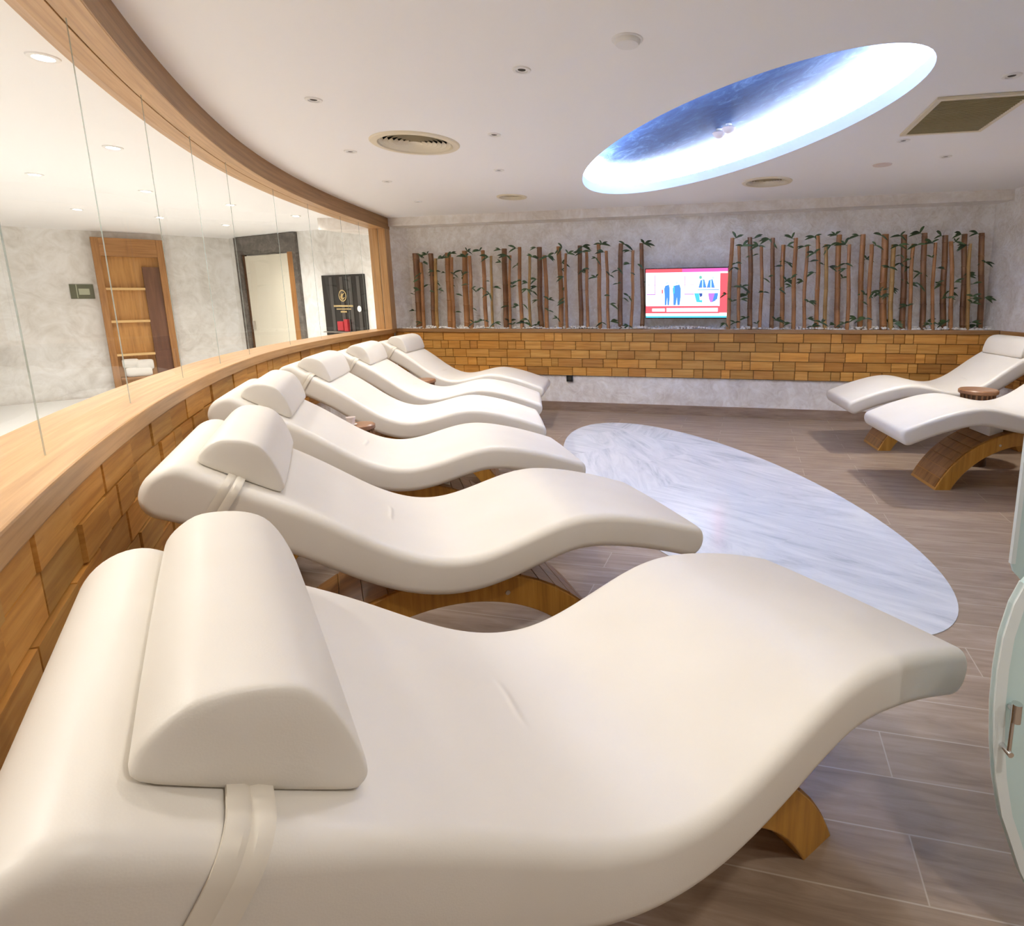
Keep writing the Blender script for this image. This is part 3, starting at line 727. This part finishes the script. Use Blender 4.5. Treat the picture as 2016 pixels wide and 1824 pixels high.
def pillow_mesh():
    prof = [(-.100, .002), (-.112, .016), (-.111, .042), (-.096, .074), (-.068, .093), (-.030, .106), (.006, .106), (.040, .090), (.072, .066), (.100, .040), (.116, .020), (.116, .008), (.106, .001), (.05, -.001), (0, -.001), (-.05, -.001)]
    dense = []
    for i in range(len(prof)):      # round the section off with a closed Catmull-Rom curve
        p0, p1, p2, p3 = (Vector(prof[(i + q) % len(prof)]) for q in (-1, 0, 1, 2))
        for f in (0, .33, .67): dense.append(tuple(.5 * ((2 * p1) + (p2 - p0) * f + (2 * p0 - 5 * p1 + 4 * p2 - p3) * f * f + (3 * p1 - p0 - 3 * p2 + p3) * f ** 3)))
    prof = dense
    t_, n_ = frame_at(PS); mb = MB(); n = len(prof); L = .60; rows = []
    ca_, cb_ = 0, .045
    for k, (f, sc) in enumerate(((-1.022, .3), (-1.016, .6), (-1.008, .82), (-1.001, .93), (-.992, .97), (-.978, .99), (-.95, 1), (-.5, 1.012), (0, 1.015), (.5, 1.012), (.95, 1), (.978, .99), (.992, .97), (1.001, .93), (1.008, .82), (1.016, .6), (1.022, .3))):
        y = f * L / 2 + .02
        rows.append([tuple(Vector((PS, y, ZT(PS) + .003)) + t_ * (ca_ + (a - ca_) * sc) + n_ * max(cb_ + (b - cb_) * sc, .001)) for a, b in prof])
    mb.grid(rows, closed=True)
    mb.add(rows[0], [list(range(n))]); mb.add(rows[-1], [list(range(n))[::-1]])
    # rounded end caps a little bulged
    return mb
def strap_mesh():
    mb = MB(); s = .150; w = .022; r = .04; rows = []
    t_, n_ = frame_at(s); h = thick(s) / 2; c = Vector((s, 0, ZT(s))) - n_ * h
    path = []
    for sx, sz in ((1, 1), (-1, 1), (-1, -1), (1, -1)):
        for i in range(7):
            ph = i / 6 * PI / 2
            if (sx, sz) in ((1, 1), (-1, -1)): ph2 = ph
            else: ph2 = PI / 2 - ph
            path.append((sx * (LW / 2 - r + (r + .003) * math.cos(ph2)), sz * (h - r + (r + .003) * math.sin(ph2)) + (.003 if sz > 0 else 0)))
    for dw, off in ((-w, 0), (-w, .003), (-w * .3, .0045), (0, .002), (w * .3, .0045), (w, .003), (w, 0)):
        row = []
        for y, b in path:
            v = Vector((0, y, b)); 
            sc = 1 + off / .3
            p = c + t_ * dw + n_ * (b + (off if b > 0 else -off)) ; row.append((p.x, y + (off if y > 0 else -off), p.z))
        rows.append(row)
    mb.grid(rows, closed=True); return mb
AC, AZ, RO, RI, AW = .68, -.30, .757, .650, .38
def arch_mesh():
    mb = MB(); n = 44; rows = []
    a0 = math.asin(-AZ / RO); 
    ai = math.asin(-AZ / RI)
    for i in range(n + 1):
        f = i / n; ao = PI - a0 - (PI - 2 * a0) * f; ain = PI - ai - (PI - 2 * ai) * f
        O = (AC + RO * math.cos(ao), max(AZ + RO * math.sin(ao), 0.0)); I = (AC + RI * math.cos(ain), max(AZ + RI * math.sin(ain), 0))
        rows.append([(O[0], -AW / 2, O[1]), (O[0], AW / 2, O[1]), (I[0], AW / 2, I[1]), (I[0], -AW / 2, I[1])])
    mb.grid(rows, closed=True); mb.add(rows[0], [(0, 1, 2, 3)]); mb.add(rows[-1], [(3, 2, 1, 0)])
    return mb
def slats_mesh():
    mb = MB(); a0 = math.asin(-AZ / RO) + .02; n = 22
    for i in range(n):
        a1 = PI - a0 - (PI - 2 * a0) * i / n; a2 = PI - a0 - (PI - 2 * a0) * (i + .93) / n
        P = []
        for a_ in (a1, a2):
            for rr in (RO + .0005, RO + .006):
                for y in (-AW / 2 + .012, AW / 2 - .012): P.append((AC + rr * math.cos(a_), y, AZ + rr * math.sin(a_)))
        mb.add(P, [(0, 1, 3, 2), (4, 6, 7, 5), (0, 4, 5, 1), (2, 3, 7, 6), (0, 2, 6, 4), (1, 5, 7, 3)])
    return mb
L0 = empty('lounger', (0, 0, 0))
mat_o = mattress_mesh().build('mattress', M['leather'], L0, smooth=True, weld=True)
M['leather2'] = M['leather'].copy()
pil = pillow_mesh().build('head_pillow', M['leather'], L0, smooth=True, weld=True)
stp = strap_mesh().build('strap', mat('strap_fabric', (.70, .64, .54), .55), pil, smooth='auto')
arc = arch_mesh().build('arch_base', M['arch'], L0, smooth='auto', bevel=.004)
slats_mesh().build('slats', wood('arch_slats', (.17, .07, .012), (.30, .135, .03), (.40, .195, .05), 'Object', (3, 14, 3), .35), arc)
for s_ in (.93,):
    mb = MB(); zt = ZT(s_) - LT; rz_ = AZ + math.sqrt(RO * RO - (s_ - AC) ** 2)
    k = slope(s_); w_ = .05
    zt1, zt2 = ZT(s_ - w_) - LT * 1.02 + .01, ZT(s_ + w_) - LT * 1.02 + .01
    zb1 = AZ + math.sqrt(RO * RO - (s_ - w_ - AC) ** 2); zb2 = AZ + math.sqrt(RO * RO - (s_ + w_ - AC) ** 2)
    vs = [(x, y, z) for y in (-.13, .13) for x, z in ((s_ - w_, zb1), (s_ + w_, zb2), (s_ + w_, max(zt2, zb2 + .005)), (s_ - w_, max(zt1, zb1 + .005)))]
    mb.add(vs, [(0, 1, 2, 3), (7, 6, 5, 4), (0, 4, 5, 1), (1, 5, 6, 2), (2, 6, 7, 3), (3, 7, 4, 0)])
    mb.build('support_block', M['leather'], L0, bevel=.004)
for sx in (-1, 1):
    mb = MB(); mb.cyl((.93, sx * (AW / 2 - .001), .345), (.93, sx * (AW / 2 + .004), .345), .009, n=14); mb.build('screw', M['steel'], arc)
GL = 'cream loungers along the curved wall'; GR = 'cream loungers at the right wall'
POSE = [(-.6696, .6240, .6306, 'huge foreground cream lounger filling the bottom of the picture', GL),
        (-1.3507, 1.6894, .4844, 'second cream lounger from the front along the curved wall', GL),
        (-1.9323, 2.7777, .4066, 'third cream lounger from the front, before the small table with the cup', GL),
        (-2.3317, 4.0405, .2390, 'fourth cream lounger from the front, just behind the table with the cup', GL),
        (-2.4932, 5.1024, .1650, 'fifth cream lounger from the front, second from the back wall', GL),
        (-2.5806, 6.2925, .0205, 'cream lounger of the curved row nearest the back wall', GL),
        (3.7949, 5.2280, 3.0778, 'cream lounger at right nearest the back wall, its pillow in view', GR),
        (3.7159, 4.1561, 3.1051, 'cream lounger at right with its whole wooden arch foot showing', GR)]
for i, (x, y, a, lb, g_) in enumerate(POSE):
    o = L0 if i == 0 else dup(L0)
    o.location = (x, y, 0); o.rotation_euler = (0, 0, a); tag(o, lb, 'lounger', g_)
# ------------------------------------------------------------------ side tables and cup
def side_table(x, y, z, r, label):
    t_ = empty('side_table', (x, y, 0)); tag(t_, label, 'side table', 'round wooden side tables')
    mb = MB(); mb.lathe([(0, z), (r - .01, z), (r, z - .008), (r, z - .03), (r - .01, z - .038), (0, z - .038)], n=40); mb.build('table_top', M['table'], t_, smooth='auto')
    mb = MB(); mb.lathe([(0, z - .038), (r * .8, z - .038), (r * .66, z * .5), (r * .74, .02), (r * .74, 0), (0, 0)], n=32); mb.build('drum', M['drum'], t_, smooth='auto')
    mb = MB()
    for i in range(20):
        a_ = 2 * PI * i / 20; mb.cyl((r * .83 * math.cos(a_), r * .83 * math.sin(a_), z - .04), (r * .70 * math.cos(a_), r * .70 * math.sin(a_), z * .5), .008, n=6)
    mb.build('slats', M['table'], t_)
    return t_
side_table(-1.70, 3.56, .65, .085, 'round wooden side table between the third and fourth lounger, holding a cup')
side_table(-2.03, 5.68, .645, .12, 'round wooden side table between the two rearmost loungers of the row')
side_table(3.02, 4.69, .655, .15, 'round wooden side table between the two loungers at right')
cu = empty('cup', (-1.745, 3.52, .65)); tag(cu, 'small pale pink cup on the table between third and fourth lounger', 'cup')
mb = MB(); mb.lathe([(0, .002), (.018, 0), (.022, .004), (.027, .04), (.029, .052), (.026, .052), (.024, .04), (.019, .008), (0, .008)], n=28); mb.build('bowl', mat('pale_ceramic', (.80, .70, .66), .3), cu, smooth='auto')
mb = MB(); mb.lathe([(0, .0), (.02, 0), (.036, .004), (.036, .006), (.02, .003), (0, .003)], n=28); mb.build('saucer', mat('pale_saucer', (.82, .78, .74), .3), cu, smooth='auto')

# ------------------------------------------------------------------ bamboo
def bamboo_mats():
    out = []
    for i, (c0, c1, c2) in enumerate((((.10, .042, .017), (.21, .095, .038), (.34, .17, .072)), ((.19, .078, .026), (.35, .155, .052), (.50, .26, .10)), ((.2, .11, .03), (.38, .22, .065), (.52, .34, .12)))):
        m = mat('bamboo_%s' % ('brown', 'rust', 'olive')[i], c1, .4); t = NT(m)
        a = t.noise(t.coords('Object', (9, 9, 1.1)), 1.5, 5, .6); b = t.noise(t.coords('Object', (1, 1, 5)), 1.0, 2)
        f = t.math('MULTIPLY_ADD', a, .6, t.math('MULTIPLY', b, .4)); t.l(t.ramp(f, [(.35, c0), (.5, c1), (.65, c2)]), t.b.inputs['Base Color']); out.append(m)
    return out
BM = bamboo_mats()
leafm = mat('bamboo_leaf', (.028, .065, .022), .5); t = NT(leafm); t.l(t.ramp(t.noise(t.coords('Object'), 9, 2), [(.35, (.012, .032, .012)), (.65, (.055, .115, .035))]), t.b.inputs['Base Color'])
BB = [(-4.484, -4.461, 2.065, .0408, .15), (-4.381, -4.341, 1.942, .0197, .08), (-4.262, -4.229, 2.059, .0312, .15), (-4.171, -4.117, 1.986, .0194, .08), (-4.004, -3.978, 2.06, .0369, .15), (-3.917, -3.891, 1.996, .0191, .08), (-3.769, -3.733, 2.078, .0329, .15), (-3.666, -3.627, 2.006, .0205, .08), (-3.446, -3.435, 2.072, .0236, .08), (-3.356, -3.319, 1.998, .0151, .08), (-3.19, -3.167, 2.091, .0318, .15), (-3.104, -3.056, 1.999, .0149, .08), (-2.936, -2.93, 2.098, .0213, .08), (-2.83, -2.787, 1.985, .0163, .08), (-2.7, -2.68, 2.097, .0294, .15), (-2.595, -2.589, 1.988, .0226, .08), (-2.422, -2.426, 2.097, .0274, .15), (-2.312, -2.312, 2.004, .0159, .08), (-2.148, -2.15, 2.1, .0255, .15), (-2.043, -2.04, 2.019, .0173, .08), (-1.885, -1.879, 2.104, .0219, .08), (-1.769, -1.784, 2.02, .0171, .08), (-1.63, -1.608, 2.111, .0266, .15), (-1.485, -1.444, 2.018, .017, .08), (-1.345, -1.364, 2.107, .0233, .15), (-.288, -.254, 2.126, .0216, .08), (-.163, -.181, 2.034, .0178, .08), (-.024, -.061, 2.133, .0256, .15), (.09, .076, 2.032, .0178, .08), (.235, .197, 2.119, .0231, .15), (.355, .316, 2.037, .0231, .15), (.477, .45, 2.104, .0216, .08), (.596, .587, 2.018, .0178, .08), (.731, .691, 2.119, .0217, .08), (.83, .785, 2.023, .0192, .08), (.983, .925, 2.13, .0278, .15), (1.078, 1.024, 2.015, .0189, .08), (1.226, 1.174, 2.126, .0265, .15), (1.313, 1.263, 2.008, .0205, .08), (1.477, 1.412, 2.12, .0341, .15), (1.54, 1.496, 2.001, .0221, .08), (1.682, 1.602, 2.108, .0284, .15), (1.743, 1.687, 2.002, .0178, .08), (1.898, 1.801, 2.12, .0271, .15), (1.977, 1.906, 2.008, .0164, .08), (2.107, 2.017, 2.088, .0273, .15), (2.159, 2.059, 2.016, .0196, .08), (2.307, 2.206, 2.096, .026, .15), (2.338, 2.245, 1.986, .0167, .08), (2.481, 2.363, 2.101, .0262, .15)]
ORD = ['first', 'second', 'third', 'fourth', 'fifth', 'sixth', 'seventh', 'eighth', 'ninth', 'tenth', 'eleventh', 'twelfth', 'thirteenth']
rng = random.Random(5)
def leaf_cluster(p, side, up_, size, rng, nl):
    """slender leaves on a short twig; p = node position, side -1/1, all near the wall plane"""
    mb = MB(); tw_ = WT.to_3d() * side
    base = p + tw_ * size * .25 + Vector((0, 0, up_ * size * .2))
    mb.cyl(p, base, .0035, .0025, n=5)
    for i in range(nl):
        ang = rng.uniform(-.55, .75) + up_ * .7; d = (tw_ * math.cos(ang) * rng.choice([1, 1, 1, -.5]) + Vector((0, 0, math.sin(ang))) - WN.to_3d() * rng.uniform(-.05, .45)).normalized()
        L = size * rng.uniform(.7, 1.15); w_ = L * .105; side_v = d.cross(WN.to_3d() + Vector((0, 0, rng.uniform(-.4, .4)))).normalized(); n = 6; rows = []
        for k in range(n + 1):
            f = k / n; c = base + d * L * f + Vector((0, 0, -.35 * L * f * f)); wd_ = w_ * math.sin(PI * min(1, f * .92 + .08)) ** .8 + .0006
            rows.append([tuple(c - side_v * wd_), tuple(c + WN.to_3d() * -.0015), tuple(c + side_v * wd_)])
        mb.grid(rows)
    return mb
for k, (sb, st_, zt, r, off) in enumerate(BB):
    mid = (sb + st_) / 2; sb2 = mid + (sb - mid) * .7; st2 = mid + (st_ - mid) * .7
    r *= 1.18; z0 = ZL - .03; base = wall_pt(sb2, off, z0); top = wall_pt(st2, off, zt)
    root = empty('bamboo_pole', base)
    left_row = k < 25; j = k if left_row else k - 25
    th = 'thick tall' if r > .025 else ('tall' if zt > 2.05 else 'thin short')
    if left_row:
        lb = '%s bamboo pole, %s from the left corner of the niche' % (th, ORD[j]) if j < 13 else '%s bamboo pole, %s to the left of the television' % (th, ORD[24 - j])
    else:
        lb = '%s bamboo pole, %s to the right of the television' % (th, ORD[j]) if j < 13 else '%s bamboo pole, %s from the right wall' % (th, ORD[24 - j])
    tag(root, lb, 'bamboo', 'bamboo poles %s of the television' % ('left' if left_row else 'right'))
    mb = MB(); n = 14; rows = []; H = zt - z0; node = .16 + r * 2; nodes = []; z = rng.uniform(.05, .14)
    while z < H - .03: nodes.append(z); z += node * rng.uniform(.85, 1.15)
    zs = sorted(set([0, H] + [round(q + dq, 4) for q in nodes for dq in (-.012, -.004, 0, .004, .012) if 0 < q + dq < H]))
    bow = rng.uniform(-.012, .012)
    for zz in zs:
        f = zz / H; c = (top - base) * f + WT.to_3d() * (bow * math.sin(PI * f) + .004 * math.sin(9 * f + k)); dn = min([abs(zz - q) for q in nodes] + [1])
        rr = r * (1.0 - .10 * f) * (1.13 if dn < .002 else (1.04 if dn < .005 else 1.0))
        rows.append([(c.x + rr * math.cos(2 * PI * i / n), c.y + rr * math.sin(2 * PI * i / n), zz) for i in range(n)])
    mb.grid(rows, closed=True); mb.add(rows[-1], [list(range(n))]); mb.add(rows[0], [list(range(n))[::-1]])
    culm = mb.build('culm', BM[rng.choice([0, 0, 0, 1]) if off > .1 else rng.choice([1, 1, 2])], root, smooth='auto')
    # leaves: one at the top, one near the pebbles, one or two between
    spots = [(H - .015, rng.choice([-1, 1]), .5 if rng.random() < .4 else .1, rng.uniform(.09, .13), rng.randint(2, 6))]
    if rng.random() < .75: spots.append((rng.uniform(.06, .16), rng.choice([-1, 1]), .2, rng.uniform(.08, .12), rng.randint(2, 5)))
    for q in range(rng.choice([2, 2, 3, 3, 4])): spots.append((rng.uniform(.25, .85) * H, rng.choice([-1, 1]), rng.uniform(-.1, .3), rng.uniform(.07, .11), rng.randint(1, 5 if not left_row else 3)))
    for (h_, sd, up_, size, nl) in spots:
        f = h_ / H; p = (top - base) * f - WN.to_3d() * r * .6 + WT.to_3d() * sd * r * .6
        leaf_cluster(p, sd, up_, size, rng, nl).build('leaf_cluster', leafm, root, recalc=False)
# white pebbles
rng = random.Random(11); mb = MB()
ico = bmesh.new(); bmesh.ops.create_icosphere(ico, subdivisions=1, radius=1); iv = [v.co.copy() for v in ico.verts]; ifc = [[v.index for v in f.verts] for f in ico.faces]; ico.free()
s = SL + .02
while s < sR - .03:
    for off in (.065, .10, .145, .19, .235):
        r_ = rng.uniform(.013, .026); c = wall_pt(s + rng.uniform(-.015, .015), off + rng.uniform(-.012, .012), ZL + .002 + (.012 if off > .08 else 0) + .012 * math.sin(s * 9 + off * 20)); sc = Vector((rng.uniform(.8, 1.3), rng.uniform(.8, 1.3), .72)) * r_
        mb.add([(c.x + v.x * sc.x, c.y + v.y * sc.y, c.z + v.z * sc.z) for v in iv], ifc)
    s += .034
o = mb.build('pebbles', mat('white_pebble', (.80, .78, .75), .6), smooth=True, recalc=False); tag(o, 'bed of white pebbles on the ledge at the foot of the bamboo', 'pebbles', kind='stuff')

# ------------------------------------------------------------------ television
TS0, TS1, TZ0, TZ1, TOFF = -1.305, -.29, 1.19, 1.80, .10
tv = empty('television', wall_pt((TS0 + TS1) / 2, TOFF + .03, (TZ0 + TZ1) / 2), WA); tag(tv, 'flat wall television showing a news picture between the bamboo rows', 'television')
TWd, THt = TS1 - TS0, TZ1 - TZ0
mb = MB(); mb.box((0, 0, 0), (TWd, .04, THt)); mb.build('casing', M['black'], tv, bevel=.006)
mb = MB(); mb.box((0, .07, 0), (.3, .12, .25)); mb.build('wall_bracket', M['black'], tv)
SC = {'white': (1, 1, 1), 'cyan': (.80, .97, 1), 'pink': (1, .55, .72), 'red': (.95, .07, .09), 'mag': (.45, .08, .28), 'blue': (.05, .16, .45), 'dblue': (.03, .06, .22), 'teal': (.05, .33, .45), 'sky': (.35, .6, .95), 'green': (.1, .3, .25), 'yel': (.95, .95, .55), 'violet': (.3, .12, .5)}
names = list(SC); sm = [emis('screen_' + q, SC[q], 1.15) for q in names]
mb = MB()
def sp_(x0, y0, x1, y1, c, lvl=0):   # fractions of the screen, origin bottom left
    mb.add([((x - .5) * (TWd - .022), -.0205 - lvl * .0004, (y - .5) * (THt - .024)) for x, y in ((x0, y0), (x1, y0), (x1, y1), (x0, y1))], [(0, 1, 2, 3)], names.index(c))
def poly_(pts, c, lvl=2): mb.add([((x - .5) * (TWd - .022), -.0205 - lvl * .0004, (y - .5) * (THt - .024)) for x, y in pts], [list(range(len(pts)))], names.index(c))
sp_(0, 0, 1, 1, 'cyan'); sp_(0, .93, .45, 1, 'red', 1); sp_(.45, .93, 1, 1, 'mag', 1); sp_(0, .905, .9, .93, 'pink', 1)
sp_(.91, .10, 1, .9, 'red', 1); sp_(0, .09, .91, .24, 'red', 1); sp_(.08, .13, .24, .19, 'white', 2); sp_(.26, .12, .89, .20, 'pink', 2); sp_(.28, .135, .87, .185, 'white', 3)
sp_(0, .04, 1, .09, 'cyan', 1); sp_(0, 0, 1, .035, 'teal', 1); sp_(0, .24, .9, .27, 'pink', 1)
for x0, x1 in ((.01, .12), (.48, .60)): # picture frames on the studio wall
    sp_(x0, .47, x1, .49, 'violet', 2); sp_(x1 - .008, .47, x1, .88, 'violet', 2) if x0 < .3 else sp_(x0, .47, x0 + .008, .85, 'violet', 2); sp_(x0, .67, x1, .68, 'violet', 2)
for cx_, wd_, c in ((.265, .035, 'blue'), (.385, .05, 'blue')):   # two standing figures
    poly_([(cx_ - wd_, .60), (cx_ - wd_ * .6, .66), (cx_ + wd_ * .7, .68), (cx_ + wd_, .60), (cx_ + wd_, .42), (cx_ + wd_ * .75, .26), (cx_ + wd_ * .2, .26), (cx_ + .004, .42), (cx_ - wd_ * .2, .26), (cx_ - wd_ * .8, .26), (cx_ - wd_ * .8, .44)], c, 3)
    poly_([(cx_ + .016 * math.cos(a_), .715 + .03 * math.sin(a_)) for a_ in [2 * PI * i / 12 for i in range(12)]], 'sky', 3)
sp_(.345, .5, .36, .66, 'teal', 4); sp_(.195, .58, .21, .66, 'pink', 2); sp_(.2, .5, .215, .58, 'red', 2)
for cx_ in (.70, .80): # two seated figures at a desk
    poly_([(cx_ - .05, .60), (cx_ - .025, .76), (cx_ + .02, .78), (cx_ + .05, .60)], 'blue', 3); sp_(cx_ - .006, .6, cx_ + .008, .76, 'sky', 4)
poly_([(.675 + .018 * math.cos(a_), .82 + .035 * math.sin(a_)) for a_ in [2 * PI * i / 12 for i in range(12)]], 'green', 3)
poly_([(.825 + .018 * math.cos(a_), .81 + .03 * math.sin(a_)) for a_ in [2 * PI * i / 12 for i in range(12)]], 'sky', 3)
sp_(.64, .56, .90, .575, 'blue', 3); sp_(.62, .60, .9, .615, 'pink', 3)
poly_([(.60, .50), (.66, .50), (.67, .36), (.70, .36), (.70, .31), (.63, .32)], 'teal', 3); poly_([(.66, .5), (.70, .5), (.70, .44), (.67, .42)], 'dblue', 4)
poly_([(.77, .50), (.84, .50), (.88, .50), (.86, .34), (.80, .31), (.78, .38)], 'violet', 3); poly_([(.85, .5), (.89, .5), (.88, .38), (.82, .31)], 'blue', 4); sp_(.725, .32, .765, .46, 'yel', 3)
mb.build('screen', sm, tv, recalc=False)
# ------------------------------------------------------------------ black socket on the low wall
sk = empty('wall_socket', wall_pt(-.685 * 1.0 - 1.65 + .0, .03, .43), WA)
p = Vector((-.682, 7.175)); sk.location = wall_pt(p.dot(WT), .03, .43); tag(sk, 'small black socket box on the pale wall under the wood cladding', 'socket')
mb = MB(); mb.box((0, -.012, 0), (.085, .03, .085)); mb.build('box', M['black'], sk, bevel=.005)
mb = MB(); mb.cyl((0, -.028, 0), (0, -.026, 0), .022, n=20); mb.build('outlet', M['dark'], sk)

# ------------------------------------------------------------------ glass door and screen at the right edge
gd = empty('glass_door', (1.62, 1.7, 0)); tag(gd, 'tall frosted teal glass door leaf at the right edge', 'glass door')
yD = 1.9; xD = 1.412
def gpoly(name, pts, y, th, m, parent, curve=0.0):
    mb = MB(); n = len(pts)
    vs = [(x, y + curve * (x - pts[0][0]) ** 2, z) for x, z in pts] + [(x, y + th + curve * (x - pts[0][0]) ** 2, z) for x, z in pts]
    mb.add(vs, [list(range(n)), list(range(n, 2 * n))[::-1]] + [(i, n + i, n + (i + 1) % n, (i + 1) % n) for i in range(n)])
    o = mb.build(name, m); o.parent = parent; o.matrix_parent_inverse = Matrix.Translation(-Vector(parent.location)); return o
top_z = 2.31
pts = [(xD, .47), (xD, top_z - .06)] + [(xD + .06 - .06 * math.cos(a_), top_z - .06 + .06 * math.sin(a_)) for a_ in [PI / 2 * i / 6 for i in range(1, 7)]] + [(2.1, top_z), (2.1, 0.0), (1.75, 0.0), (1.75, .36), (1.46, .40), (xD + .01, .44)]
gpoly('pane', pts, yD, .010, M['frosted'], gd)
gpoly('edge_strip', [(xD - .004, .47), (xD - .004, top_z - .06), (xD + .012, top_z - .06), (xD + .012, .47)], yD - .002, .014, M['frosted_rim'], gd)
gs = empty('glass_screen', (1.0, 1.0, 0)); tag(gs, 'low curved frosted glass screen with chrome handle, bottom right edge', 'glass screen')
edge = [(.772, .883), (.755, .84), (.742, .77), (.739, .70), (.741, .62), (.75, .53), (.763, .45), (.785, .36), (.805, .31), (.84, .22), (.90, .1), (.96, 0.0)]
gpoly('pane', edge + [(1.35, 0), (1.35, .98), (.9, .98), (.82, .95)], 1.0, .012, M['frosted'], gs, curve=.15)
rim = edge + [(x + .022, z) for x, z in reversed(edge)]
gpoly('rim', rim, .996, .018, M['frosted_rim'], gs)
hd = MB()
for a_, b_, r_ in (((.772, .985, .625), (.765, .975, .53), .004),): hd.cyl(a_, b_, r_, r_ * 1.0, n=12)
hd.cyl((.772, .996, .622), (.772, .972, .622), .007, n=14); hd.cyl((.765, .996, .532), (.765, .968, .532), .006, n=14)
hd.cyl((.7725, .978, .600), (.7715, .978, .640), .0095, n=14)
o = hd.build('handle', M['chrome'], smooth='auto'); o.parent = gs; o.matrix_parent_inverse = Matrix.Translation(-Vector(gs.location))
bpy.context.view_layer.update()
